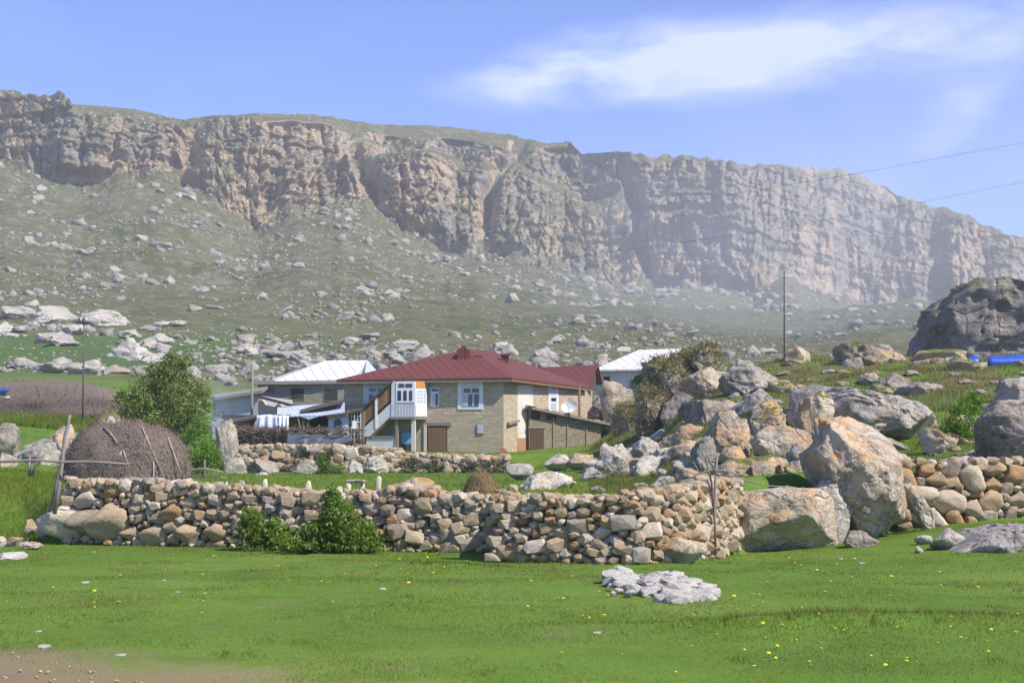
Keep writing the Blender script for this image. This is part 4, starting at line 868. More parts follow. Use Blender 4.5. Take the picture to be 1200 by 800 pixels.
def main_house():
    A = Vector((-12.55, 108.4, 0)); B = Vector((-.62, 106, 0)); C = B + Vector((6.6, 13, 0)); D = A + Vector((6.0, 13.4, 0))
    root = empty('village_house', (B.x - 4, 106.4, 2.3), 'two-storey stone house with red hipped metal roof and enclosed outside stair', 'house')
    z0, ze = 1.6, 7.72
    prism('wall', [A.xy, B.xy, C.xy, D.xy], z0, ze, M_HWALL, root)
    FR = Plane(A, B); SD = Plane(B, C)
    # roof
    eA, eB, eC, eD = A + Vector((-.5, -.75, 7.78)), B + Vector((.62, -.75, 7.82)), C + Vector((.65, .5, 7.8)), D + Vector((-.6, .6, 7.8))
    R1, R2 = P(548, 408.5, 113), P(576, 411, 115.5)
    roof = roof_solid('roof', [[eA, eB, R2, R1], [eB, eC, R2], [eC, eD, R1, R2], [eD, eA, R1]], M_RED, root)
    solid('fascia', [eA + Vector((0, .03, -.14)), eB + Vector((0, .03, -.14)), eB + Vector((0, .03, -.30)), eA + Vector((0, .03, -.30))], (0, .05, 0), M_GREYW, roof)
    solid('fascia', [eB + Vector((-.03, 0, -.14)), eC + Vector((-.03, 0, -.14)), eC + Vector((-.03, 0, -.30)), eB + Vector((-.03, 0, -.30))], (-.05, .03, 0), M_WOOD, roof)
    def vent(px0, px1, py0, py1, d, cap):
        a, b_ = P(px0, py1, d), P(px1, py0, d); wd = b_.x - a.x; dp = wd * 1.3
        pts = [(a.x, d, a.z - .5), (b_.x, d, a.z - .5), (b_.x, d, b_.z - cap), ((a.x + b_.x) / 2, d, b_.z), (a.x, d, b_.z - cap)]
        m = solid('dormer_vent', pts, (0, dp, 0), M_MAROON, roof)
    vent(535.8, 550.5, 404.5, 422.5, 110.4, .36)
    vent(556.5, 565, 415.5, 423, 110.6, .10)
    c = P(592, 419, 112.5); link('chimney', boxes_mesh('chimney', [((c.x, 112.5, c.z - .5), (.55, .55, 1.3), None), ((c.x, 112.5, c.z + .22), (.8, .8, .14), None)]), M_RED, roof)
    c = P(492.8, 440, 108.2); link('vent_pipe', tube_mesh('vent_pipe', [c + Vector((0, 0, -.5)), c + Vector((0, 0, .38))], [.05, .05]), M_RUST, roof)
    # front windows
    FR.window(536.3, 566, 447.5, 479.5, [(543.5, 551, 455, 460), (553, 561, 455, 460), (542.5, 547, 462, 475.5, M_CURT), (548.6, 553.6, 462, 475.5), (555.5, 561, 462, 475.5)], root, M_WHITEP, 4.5)
    FR.window(504.5, 514.5, 453.5, 476, [(506, 513.2, 455.3, 458.5), (506, 509.5, 461, 475, M_CURT), (510, 513.2, 461, 475)], root, M_WHITEP, 1.0)
    FR.window(425.5, 455, 447, 473, [(432.5, 440, 455, 458.5), (442.5, 448, 455, 458.5), (432, 438, 462, 470.5), (440, 446, 462, 470.5)], root, M_PALE, 5)
    FR.window(558.3, 567, 497, 508.5, [(559.6, 566, 498.5, 507.5, M_CURT)], root, M_GREYW, .8)
    # ground floor door of planks
    dr = FR.rect('door', 500.5, 524, 499, 532, .04, .06, M_DARKW, root)
    for k in range(5): FR.rect('plank', 502 + k * 4.1, 505.7 + k * 4.1, 501, 532, .075, .03, M_WOOD, dr)
    FR.rect('lintel', 499, 529, 494.5, 498.6, .09, .1, M_GREYW, root)
    FR.rect('door_jamb', 496.5, 499.8, 497, 532, .10, .1, M_LIME, root)
    # enclosed landing (bay) at the head of the stair
    f = [FR.hit(458.5, 470, 1.75), FR.hit(486.5, 470, 1.75), FR.hit(500.3, 470, .35), FR.hit(500.3, 470, -.05), FR.hit(458.5, 470, -.05)]
    zt_, zb_ = FR.hit(470, 446.8, 1.75).z, FR.hit(470, 488, 1.75).z
    bay = prism('landing', [p.xy for p in f], zb_, zt_, M_PALE, root)
    prism('floor_slab', [((p.x - f[3].x) * 1.03 + f[3].x, (p.y - f[3].y) * 1.03 + f[3].y) for p in f], zb_ - .18, zb_ - .004, M_GREYW, bay)
    w_ = FR.rect('window', 464, 485.6, 447.6, 471.5, 1.79, .06, M_WHITEP, bay)
    # panes hang under the landing itself: sub-parts stay two deep
    for q in ((467, 473.5, 449.3, 453.6), (475, 483, 449.3, 453.6), (466, 470, 457.5, 469), (472.8, 476.6, 457.5, 469), (479.6, 483, 457.5, 469)): FR.rect('pane', *q, 1.815, .03, M_GLASS, bay)
    for k in range(1, 8): FR.rect('board_joint', 459.2 + k * 3.5, 459.7 + k * 3.5, 473, 487, 1.757, .01, M_GREYW, bay)
    AS = Plane(f[1], f[2])
    AS.rect('orange_board', 488, 500, 446.8, 454.6, .03, .03, M_ORNG, bay)
    AS.rect('white_apron', 487.6, 500, 473.6, 487.6, .05, .05, M_WHITEP, bay)
    lw = AS.rect('lattice_window', 488.5, 499.6, 455.6, 472.4, .02, .03, M_WHITEP, bay)
    for i in range(3):
        for j in range(4): AS.rect('pane', 489.4 + i * 3.5, 492 + i * 3.5, 456.8 + j * 3.9, 459.6 + j * 3.9, .035, .02, M_CURT, bay)
    # stair: roof, plank side, skirt, posts, treads
    st = FR.panel('stair_skirt', [(424.3, 503), (458.3, 471.8), (458.3, 487.4), (433, 511.3), (424.3, 511.3)], 1.70, .06, M_PALE, root)
    for k in range(8): FR.panel('plank', [(426 + k * 4, 497.8 - k * 3.68), (426 + k * 4, 478.8 - k * 3.55), (429.7 + k * 4, 475.5 - k * 3.55), (429.7 + k * 4, 494.4 - k * 3.68)], 1.66, .04, M_WOOD if k % 3 else plain('brown_plank', (.26, .155, .085), .8, .3, 3), st)
    q0, q1 = FR.hit(400, 483.5, 1.95), FR.hit(459.5, 445.2, 1.95)
    roof_solid('stair_roof', [[FR.hit(423.5, 478.6, 1.95), q1, q1 - FR.n * 2.0, FR.hit(423.5, 478.6, 1.95) - FR.n * 2.0]], M_DARKW, root, .14)
    FR.rect('post', 439.4, 441.7, 463.5, 501.5, 1.76, .12, M_WHITEP, st); FR.rect('post', 423.6, 426.6, 478, 527, 1.76, .16, M_GREYW, st)
    n = 12
    for k in range(n):
        a = FR.hit(427 + 31 * (k + .5) / n, 511 - 24 * (k + .5) / n, 1.0); link('tread', boxes_mesh('tread', [((a.x, a.y, a.z - .15), (.32, 1.2, .05), None)]), M_GREYW, st)
    FR.panel('stringer', [(432, 513), (459, 488), (459, 490.5), (434, 514)], 1.62, .08, M_WOOD, st)
    FR.rect('kick_panel', 429.3, 463.5, 512.2, 529.5, 1.58, .06, M_PALE, root); FR.rect('ledge', 432, 462, 510.6, 512, 1.68, .2, M_GREYW, root)
    for x0, x1, m in ((463.2, 466.2, M_GREYW), (482, 486.4, M_LIME)): FR.rect('post', x0, x1, 488.5, 531, 1.66, .22, m, root)
    bd = FR.rect('blue_door', 469.8, 482.4, 505.5, 528, .05, .06, M_DARKW, root); FR.rect('blue_board', 470.2, 482, 506, 520, .28, .04, M_SKYB, bd)
    # right-hand side in the sun: limewashed strip, window, brick foot
    SD.rect('limewash_strip', 606.5, 625, 450.5, 527, .02, .03, M_LIME, root)
    SD.rect('brick_foot', 607, 623, 513, 533, .05, .06, plain('bare_brick', (.36, .19, .10), .9, .3, 5), root)
    SD.window(643, 654.5, 452, 483, [(646, 652, 456, 463, M_CURT), (646, 652, 466, 470), (646, 652, 472, 480, M_CURT)], root, M_WHITEP, 1.6)
    SD.panel('hanging_board', [(597, 495), (609, 491.5), (609.5, 494), (597, 498)], .25, .2, M_GREYW, root)
    # porch under the far end of the eaves
    c = SD.hit(679, 480, .9); link('porch_post', tube_mesh('porch_post', [(c.x, c.y, 2.4), (c.x, c.y, 7.7)], [.11, .1]), M_WOOD, root)
    return FR, SD
FR, SD = main_house()

def lean_to():
    A, B_, = P(620.5, 520, 109.0), P(690, 520, 110.6)
    root = empty('stone_lean_to', (A.x + 2, 109.4, 2.3), 'low stone lean-to with a slate roof and dark doorway', 'shed')
    pl = Plane(A, B_)
    th = 5.0
    pl.panel('wall', [(620.5, 478), (704, 496), (704, 534), (620.5, 534)], 0, th, M_SHED, root)
    a, b_ = pl.hit(619, 475.8, .5), pl.hit(721, 497, .5)
    roof_solid('roof', [[a, b_, b_ - pl.n * 6, a - pl.n * 6]], M_GREYW, root, .16)
    rs = np.random.RandomState(2)
    for k in range(34):
        t = rs.uniform(0, 1); q = a.lerp(b_, t) - pl.n * rs.uniform(.1, 1.2); s = rs.uniform(.12, .32)
        o = link('slate', HULLS[rs.randint(18)].copy(), None, root); o.data.materials.clear(); o.data.materials.append(M_GREY); o.location = q + Vector((0, 0, .04)); o.scale = (s, s, .05); o.rotation_euler = (0, .18, rs.uniform(0, 6))
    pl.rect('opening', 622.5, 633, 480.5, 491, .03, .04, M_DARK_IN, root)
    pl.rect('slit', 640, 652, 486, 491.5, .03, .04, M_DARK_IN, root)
    d = pl.rect('door', 621.5, 637.5, 502, 533, .03, .05, M_DARKW, root)
    for k in range(4): pl.rect('plank', 622.3 + k * 3.8, 625.6 + k * 3.8, 504, 533, .05, .03, plain('door_plank', (.10, .06, .04), .85, .4, 4), d)
    pl.rect('lintel', 619.6, 640, 499, 501.6, .07, .1, M_GREYW, root)
    for x in (648, 664.5, 687): pl.rect('post', x, x + 1.6, 488 + (x - 640) * .2, 533, .08, .1, M_GREYW, root)
    # satellite dish standing on its roof
    c = P(667.3, 476.5, 109.6); dr = empty('satellite_dish', c + Vector((0, .3, -.7)), 'round white satellite dish on the lean-to roof', 'dish')
    V, Fc, n = [], [], 28
    ax = Vector((-.32, -.86, .40)).normalized(); u_ = ax.cross(Vector((0, 0, 1))).normalized(); v_ = ax.cross(u_)
    for r in range(6):
        rad = .64 * r / 5
        for k in range(n): an = 6.2832 * k / n; V.append(c + u_ * math.cos(an) * rad + v_ * math.sin(an) * rad * .78 + ax * (.16 * (r / 5) ** 2 - .1))
    for r in range(5):
        for k in range(n): Fc.append((r * n + k, r * n + (k + 1) % n, (r + 1) * n + (k + 1) % n, (r + 1) * n + k))
    link('reflector', pymesh('reflector', V, Fc, True), plain('dish_white', (.74, .74, .72), .45, .06), dr)
    link('mast', tube_mesh('mast', [c + Vector((0, .35, -1.1)), c - ax * .06], [.035, .03]), M_GREYW, dr)
    link('feed_arm', tube_mesh('feed_arm', [c - v_ * -.4, c + ax * .5], [.015, .015]), M_GREYW, dr)
lean_to()

def block_house(name, label, x0, x1, yw, d, depth, base_z, mat, rot=0.0):
    a = P(x0, yw, d); b = P(x1, yw, d + rot); root = empty(name, ((a.x + b.x) / 2, d + .2, base_z), label, 'house')
    pl = Plane(a, b); f = [a.xy, b.xy, (Vector((b.x, b.y, 0)) - pl.n * depth).xy, (Vector((a.x, a.y, 0)) - pl.n * depth).xy]
    prism('wall', f, base_z - .6, a.z, mat, root)
    return root, pl, a, b
# grey unfinished house with a white roof
root, pl, a, b = block_house('grey_house', 'grey stone house with black window holes and a white sheet roof', 302, 414, 445.5, 123, 9, 3.2, M_GWALL, -.5)
for q in ((341, 356, 455, 467.5), (380, 395.5, 455.5, 469)):
    w_ = pl.rect('window', q[0] - 1, q[1] + 1, q[2] - 1, q[3] + 1, .05, .06, M_GREYW, root); pl.rect('opening', *q, .06, .04, M_DARK_IN, w_)
w_ = pl.rect('window', 305, 322, 453.5, 461, .05, .06, M_GREYW, root); pl.rect('opening', 306, 321, 454.5, 460, .06, .04, M_TARP, w_)
e = [P(297, 447.5, 122.3), P(416, 444.3, 122.3), P(443, 442, 132.5), P(318, 444, 132.5)]; r1, r2 = P(381, 422.3, 127.5), P(430, 421.8, 127.5)
roof = roof_solid('roof', [[P(322, 445.9, 122.3), e[1], r2, r1], [e[1], e[2], r2], [e[2], e[3], r1, r2], [e[3], P(322, 445.9, 122.3), r1]], M_TIN, root, .1)
roof_solid('gable_sheet', [[P(430.5, 421.4, 127.2), P(442, 435, 124), P(428, 436.5, 123.4)]], M_TINB, roof, .05)
solid('eave_board', [e[0] + Vector((0, 0, .02)), e[1] + Vector((0, 0, -.10)), e[1] + Vector((0, 0, -.36)), e[0] + Vector((0, 0, -.22))], (0, .8, 0), M_GREYW, roof)
c = P(457, 434, 128); o = empty('stove_pipe', P(457, 440, 128), 'thin black stove pipe with a cap between the white and red roofs', 'stove pipe')
link('pipe', tube_mesh('pipe', [c + Vector((0, 0, -4.5)), c + Vector((0, 0, 1.0))], [.09, .09]), M_DARKW, o); link('cap', tube_mesh('cap', [c + Vector((0, 0, 1.05)), c + Vector((0, 0, 1.15)), c + Vector((0, 0, 1.3))], [.2, .19, .03], 10), M_DARKW, o)
# low plastered outbuilding with the flat roof
root, pl, a, b = block_house('outbuilding', 'low blue-grey plastered outbuilding with a flat earth roof', 249, 306, 464, 112, 8, 3.3, M_PLASTER, -.6)
roof_solid('roof', [[P(244, 466.5, 111.4), P(308, 457, 110.8), P(314, 452.5, 120), P(254, 461.5, 120)]], M_GREYW, root, .22)
prism('parapet', [P(249, 460, 112.1).xy, P(306, 460, 111.5).xy, P(306, 460, 112).xy, P(249, 460, 112.6).xy], a.z - .01, a.z + .15, M_PLASTER, root)
# broken cream wall beside it
root = empty('ruined_wall', P(320, 490, 108.5), 'ruined cream mud wall with broken openings', 'ruin')
pl = Plane(P(302, 480, 108.6), P(346, 480, 108.0))
pl.panel('wall', [(302.5, 470), (307, 468), (311, 474), (322, 476.5), (327, 471), (331, 478), (338, 474), (344, 480), (344, 500), (302.5, 500)], 0, .5, plain('mud_plaster', (.47, .38, .27), .95, .25, 1.6, .4), root)
pl.panel('fallen_beam', [(303, 463), (352, 476), (352, 479), (303, 466.5)], .35, .25, M_DARKW, root)
# open shed with pale corrugated roof
def open_shed():
    root = empty('open_shed', P(362, 516, 104), 'open dark shed under a pale blue corrugated sheet roof', 'shed')
    a, b_ = P(324, 488.5, 103.2), P(404, 485.0, 102.6)
    roof_solid('roof', [[P(324.5, 488, 103.0), P(352, 486.8, 103), P(362, 490.5, 102.9), P(374, 486.5, 102.8), P(404, 482.4, 102.6), P(404, 470.5, 107), P(372, 473.5, 107), P(325, 476.5, 107)]], M_TINB, root, .06)
    pl = Plane(P(324, 500, 106.8), P(404, 500, 106.6))
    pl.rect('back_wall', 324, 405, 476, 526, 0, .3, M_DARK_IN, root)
    pw = Plane(P(337, 500, 105.4), P(361, 500, 105.3)); pw.rect('side_wall', 337.5, 361, 489, 520, 0, .3, M_SHED, root)
    for x, l in ((324.5, 0), (355.5, 1.5), (403.5, 0)):
        link('post', tube_mesh('post', [P(x + l, 526, 103.2), P(x, 488, 103.2)], [.09, .07], 7, .2, int(x)), M_GREYW, root)
    for q in ([(355.8, 510), (351, 498), (349, 489)], [(356, 508), (361, 497), (364, 490)]):
        link('brace', tube_mesh('brace', [P(x, y, 103.1) for x, y in q], [.07, .05, .04], 6), M_GREYW, root)
    roof_solid('roof_edge', [[P(352, 482, 103.6), P(404, 470, 104), P(404, 467.5, 106.5), P(352, 478.4, 106.5)]], M_DARKW, root, .1)
open_shed()
# white wall with arched teal door
root = empty('white_hut', P(397, 518, 102.8), 'small white washed hut with an arched teal door', 'hut')
pl = Plane(P(385, 500, 103.2), P(408, 500, 103.0)); pl.rect('wall', 384.8, 407.5, 486, 520, 0, 2.5, M_PALE, root)
arch = [(391, 511.5), (391, 496)] + [(396 - 5 * math.cos(t * math.pi / 8), 496 - 5.2 * math.sin(t * math.pi / 8)) for t in range(1, 8)] + [(401, 496), (401, 511.5)]
pl.panel('door', arch, .04, .06, M_TEAL, root)
roof_solid('roof', [[P(383, 487.8, 102.6), P(425, 479.5, 102.6), P(425, 477.5, 106), P(383, 484.5, 106)]], M_DARKW, root, .12)
# glazed lattice front between hut and stair
root = empty('lattice_porch', P(416, 518, 103), 'glazed blue lattice porch front between the hut and stair', 'porch')
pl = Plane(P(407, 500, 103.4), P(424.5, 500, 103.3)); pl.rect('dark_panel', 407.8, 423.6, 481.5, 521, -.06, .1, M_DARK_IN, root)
for x in (407.8, 411.3, 414.8, 418.3, 421.8): pl.rect('bar', x, x + 1.2, 481.5, 521, .03, .06, M_PALE, root)
for y in (487, 494, 501, 508): pl.rect('rail', 407.8, 423.6, y, y + 1.1, .05, .05, M_PALE, root)
# sheets hung up to dry
def hung_sheet(label, x0, x1, y0, y1, d, seed, mat):
    n, m = 26, 8; V, Fc = [], []
    for j in range(m):
        for i in range(n):
            t, s = i / (n - 1), j / (m - 1); p = P(x0 + (x1 - x0) * t + (1 - s) * (2.5 if seed == 1 else 0) * (1 - t), y0 + (y1 - y0) * s + .6 * math.sin(t * 9), d)
            V.append(p + Vector((0, .10 * math.sin(t * 17 + seed) * (.3 + s), 0)))
    for j in range(m - 1):
        for i in range(n - 1): Fc.append((j * n + i, j * n + i + 1, (j + 1) * n + i + 1, (j + 1) * n + i))
    me = pymesh('hanging_sheet', V, Fc, True); o = link('hanging_sheet', me, mat); settle(o, P((x0 + x1) / 2, y1, d))
    md = o.modifiers.new('thickness', 'SOLIDIFY'); md.thickness = .02
    tag(o, label, 'sheet')
hung_sheet('pale blue sheet hanging in folds above the brushwood pile', 298.5, 325, 486, 506.5, 101.4, 1, M_CLOTH)
hung_sheet('bright white sheet hanging beside the pale blue one', 325.8, 338, 486.8, 506.5, 101.3, 2, plain('white_sheet', (.78, .80, .84), .7, .06))
link_pole = tube_mesh('drying_rail', [P(262, 497, 101.6), P(300, 486.3, 101.6), P(341, 486, 101.6)], [.05, .05, .05], 6)
tag(settle(link('drying_rail', link_pole, M_GREYW), P(300, 486.3, 101.6)), 'thin wooden rail carrying the hanging sheets', 'rail')
# lean-to store with barrel and crate
root = empty('wood_store', P(280, 512, 104), 'low dark store with a sloping board roof above the brushwood', 'shed')
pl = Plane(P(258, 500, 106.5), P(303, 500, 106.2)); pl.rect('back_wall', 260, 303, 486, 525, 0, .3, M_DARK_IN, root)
roof_solid('roof', [[P(258, 496.5, 102.4), P(302, 488, 102.2), P(303, 485, 107), P(260, 492, 107)]], M_DARKW, root, .12)
for x in (261, 299): link('post', tube_mesh('post', [P(x, 523, 102.7), P(x, 491, 102.7)], [.08, .07], 7), M_GREYW, root)
root = empty('crate', P(274, 503.5, 102.9), 'orange wooden crate beside the pink drum', 'crate'); c = P(274.5, 499, 102.9)
link('box', boxes_mesh('box', [(c, (.48, .4, .46), None)]), M_ORNG, root); link('slat', boxes_mesh('slat', [((c.x, c.y - .22, c.z + .12), (.5, .03, .09), None)]), plain('crate_slat', (.56, .30, .10), .8), root); link('slat', boxes_mesh('slat', [((c.x, c.y - .22, c.z - .12), (.5, .03, .09), None)]), M_ORNG, root)
root = empty('drum', P(285, 504, 102.9), 'pink drum lying on its side under the store roof', 'drum'); c = P(285.5, 498.6, 102.6)
link('body', tube_mesh('body', [c, c + Vector((0, .8, 0))], [.31, .31], 18), plain('pink_drum', (.50, .30, .22), .6, .15), root); link('rim', tube_mesh('rim', [c + Vector((0, -.02, 0)), c + Vector((0, .05, 0))], [.33, .33], 18), M_RUST, root)
# brushwood pile, tarpaulin, meter post
def brush_pile():
    rs = np.random.RandomState(9); root = empty('brushwood_pile', P(300, 521, 100.6), 'dark brown brushwood pile stacked along the terrace edge', 'brushwood')
    V, Fc = [], []
    for k in range(2600):
        p = P(rs.uniform(258, 425), rs.uniform(504, 524) if k % 4 else rs.uniform(500, 506), rs.uniform(100.2, 101.2)); 
        if p.x > P(340, 500, 100.5).x and rs.rand() < .6: p = P(rs.uniform(340, 425), rs.uniform(515, 525), rs.uniform(100.2, 101))
        l = rs.uniform(.15, .38); dr = Vector((rs.normal() * .9, rs.normal() * .4, rs.normal() * .8)).normalized() * l; r = rs.uniform(.012, .026); up_ = Vector((0, 0, r)); sd = Vector((0, r, 0)); b0 = len(V)
        V += [p - dr + up_, p - dr - up_ + sd, p - dr - up_ - sd, p + dr + up_, p + dr - up_ + sd, p + dr - up_ - sd]
        Fc += [(b0, b0 + 1, b0 + 4, b0 + 3), (b0 + 1, b0 + 2, b0 + 5, b0 + 4), (b0 + 2, b0, b0 + 3, b0 + 5), (b0, b0 + 2, b0 + 1), (b0 + 3, b0 + 4, b0 + 5)]
    b = NB('brushwood'); r_ = b.n('ShaderNodeNewGeometry').outputs['Random Per Island']
    m = b.principled(b.ramp(r_, [(0, (.055, .04, .03)), (.6, (.12, .09, .07)), (1, (.21, .165, .13))]), .95, spec=.1)
    o = link('twigs', pymesh('twigs', V, Fc), m, root); o['kind'] = 'stuff'
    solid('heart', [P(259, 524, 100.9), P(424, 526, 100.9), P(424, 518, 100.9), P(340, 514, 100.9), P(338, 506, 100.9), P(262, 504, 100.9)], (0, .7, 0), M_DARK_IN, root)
brush_pile()
def tarp():
    n, m = 40, 9; V, Fc = [], []
    for j in range(m):
        for i in range(n):
            t, s = i / (n - 1), j / (m - 1); x = 336 + 76 * t
            ylow = 521 - 3.5 * t + 4 * math.sin(t * 3.14) * (1 if t > .3 else .3); y = 507.5 + 4.0 * t + (ylow - 507.5 - 4 * t) * s
            nz = float(perlin(t * 9 + s * 3, s * 2.5, 3.3)); p = P(x, y, 100.1 - .55 * s); V.append(p + Vector((0, .25 * nz, .10 * nz)))
    for j in range(m - 1):
        for i in range(n - 1): Fc.append((j * n + i, j * n + i + 1, (j + 1) * n + i + 1, (j + 1) * n + i))
    o = link('tarpaulin', pymesh('tarpaulin', V, Fc, True), M_TARP); settle(o, P(374, 520, 99.8)); o.modifiers.new('thickness', 'SOLIDIFY').thickness = .02
    tag(o, 'dark blue-grey tarpaulin draped over brushwood before the hut', 'tarpaulin')
tarp()
root = empty('meter_post', P(414.5, 545, 98.5), 'thin grey post carrying a white meter box', 'post')
link('pole', tube_mesh('pole', [P(414.8, 548, 98.5), P(415.2, 486, 98.5)], [.06, .045]), M_GREYW, root); c = P(415.3, 497.5, 98.35); link('meter_box', boxes_mesh('meter_box', [(c, (.26, .2, .55), None)]), M_WHITEP, root)
# maroon-roofed building behind
root = empty('maroon_roof_house', P(670, 470, 127), 'house behind with a plain maroon gable roof', 'house')
prism('wall', [P(642, 450, 125.5).xy, P(684, 450, 125.5).xy, P(694, 450, 133).xy, P(650, 450, 133).xy], 3.5, P(670, 452, 125.5).z, M_HWALL, root)
r0, r1 = P(633, 430.2, 130), P(701.5, 427.2, 130)
roof_solid('roof', [[r0, r1, P(684, 456.5, 124.5), P(622, 456.5, 124.5)], [r1, r0, P(640, 452, 136), P(706, 449, 136)]], M_MAROON, root, .14)
solid('shade_dark_gable_wall', [P(681, 457, 125.4), P(697.5, 431.5, 129.9), P(699, 457, 131.5)], (-.3, .1, 0), M_DARKW, root)  # wall in shade under the roof edge; dark wood tone paints that shade in
# white house
root = empty('white_house', P(725, 458, 138), 'white rendered house with a pale sheet roof beside the crag', 'house')
a, b = P(697, 432, 137), P(765, 432, 136); pl = Plane(a, b)
pl.rect('wall', 697, 765, 432.3, 472, 0, 9, plain('white_render', (.55, .55, .53), .9, .1, .8, dirt=(.42, .40, .36), dirt_amt=.4), root)
roof_solid('roof', [[P(695, 433, 136.2), P(768, 432, 135.2), P(798, 408.2, 141), P(748, 410, 141.5)], [P(695, 433, 136.2), P(748, 410, 141.5), P(716, 431, 147)]], M_TIN, root, .14)
w_ = pl.rect('window', 706.3, 715.8, 440, 448.6, .05, .06, M_PALE, root); pl.rect('pane', 707.3, 714.8, 441, 447.8, .06, .04, M_GLASS, w_)
# rusty sheet propped at the house corner, plank at the crag, stick posts
o = solid('rusty_sheet', [P(584.5, 538, 104.6), P(600, 541, 104.6), P(599.5, 535, 104.8), P(592, 527, 105.2), P(585, 523.5, 105.4)], (.05, .18, .04), M_RUST); settle(o, P(592, 540, 104.7)); tag(o, 'crumpled rusty metal sheet propped at the house corner', 'metal sheet')
o = solid('plank', [P(753, 519, 72), P(757, 520, 72), P(779, 506, 71.8), P(775, 503.5, 71.8)], (0, .1, .06), plain('grey_plank', (.42, .42, .42), .7, .2, 4)); settle(o, P(755, 520, 72)); tag(o, 'grey plank leaning in the dark hollow of the crag', 'plank')
# blue tarpaulins below the giant boulder
for i, (x0, x1, y0, y1, lab) in enumerate(((1136, 1147, 417.5, 433, 'small block wall bay capped with blue tarpaulin'), (1158, 1232, 417, 434, 'long low pen covered with bright blue tarpaulin'))):
    d = 72 + i; root = empty('animal_pen', P((x0 + x1) / 2, y1, d), lab, 'pen')
    pl = Plane(P(x0, y1, d), P(x1, y1, d)); pl.rect('block_wall', x0, x1 if i else 1157, 424.5, y1 + 4, 0, .5, M_LIME if not i else M_GWALL, root)
    V, Fc, n = [], [], 16
    for k in range(n):
        t = k / (n - 1); x = x0 + (x1 - x0) * t
        for j, (yy, dd) in enumerate(((y1 - 4.5 + 1.2 * math.sin(t * 11), -.12), (y0 + 4, -.1), (y0 + .8 * math.sin(t * 7 + 1), .5), (y0 + .6, 1.6))): V.append(P(x, yy, d + dd))
    for k in range(n - 1):
        for j in range(3): Fc.append((k * 4 + j, k * 4 + j + 1, (k + 1) * 4 + j + 1, (k + 1) * 4 + j))
    c = link('cover', pymesh('cover', V, Fc, True), plain('blue_tarpaulin', (.015, .075, .38), .4, .25, 2, .4), root); c.modifiers.new('thickness', 'SOLIDIFY').thickness = .03
# terrace walls under the houses
dry_wall('rubble terrace wall under the brushwood and tarpaulin', [(266, 97.25, 556, 524), (330, 97.25, 556, 522.5), (420, 97.25, 556, 524), (470, 97.3, 556, 528)], [(.34, 120), (.25, 900), (.19, 2500), (.14, 4000)], 15, thick=1.2, max_parts=150)
dry_wall('low rubble terrace wall below the plank door', [(472, 97.3, 556, 533), (530, 97.3, 555, 534), (595, 97.4, 553, 537)], [(.26, 200), (.2, 1200), (.14, 3500)], 16, thick=1.2, max_parts=80)

# ---------------------------------------------------------------- poles and wires
def pole(label, px, yb, yt, d, r, arm=None, mat=M_GREYW, lean=0):
    b, t = P(px, yb, d), P(px + lean, yt, d); b.z = min(b.z, hz(b.x, b.y)) - .3
    root = empty('utility_pole', b + Vector((0, 0, .3)), label, 'pole'); link('shaft', tube_mesh('shaft', [b, b.lerp(t, .5), t], [r * 1.15, r, r * .85], 8), mat, root)
    if arm:
        link('crossarm', boxes_mesh('crossarm', [(t + Vector((0, -r, -.35)), (arm, .1, .1), None)]), mat, root)
        for s in (-.42, .42): link('insulator', tube_mesh('insulator', [t + Vector((s * arm, -r, -.3)), t + Vector((s * arm, -r, -.08))], [.05, .035], 8), M_WHITEP, root)
    return t
M_POLE = plain('grey_pole', (.11, .10, .09), .9, .3, 3)
tA = pole('grey wooden utility pole beyond the long dark haystack field', 97.5, 483, 371, 98, .06, .45, M_POLE, 1)
tB = pole('thin brown pole beside the plastered outbuilding', 294.5, 500, 428, 109, .10, None, M_GREYW, 1.5)
tC = pole('tall thin iron pole standing on the knoll', 919, 424, 318, 88, .045, None, M_DARKW)
tD = pole('utility pole beyond the squared stone wall', 1560, 520, 95, 45, .14, 1.4, M_POLE)
for i, (pts, lab) in enumerate(((((1560, 104), (1400, 132), (1200, 167), (1000, 204), (880, 224), (600, 268), (98, 372)), 'upper power line running past the far cliffs'), (((1560, 146), (1400, 175), (1200, 213), (1080, 237), (1000, 252), (880, 273), (600, 311), (98, 374)), 'lower power line running past the far cliffs'))):
    q = []
    for x, y in pts: q.append(P(x, y, 1 / np.interp(x, [98, 1560], [1 / 98, 1 / 45])))
    o = link('power_line', tube_mesh('power_line', q, [.0052] * len(q), 5), plain('wire', (.08, .08, .09), .6)); settle(o, q[0]); tag(o, lab, 'cable')

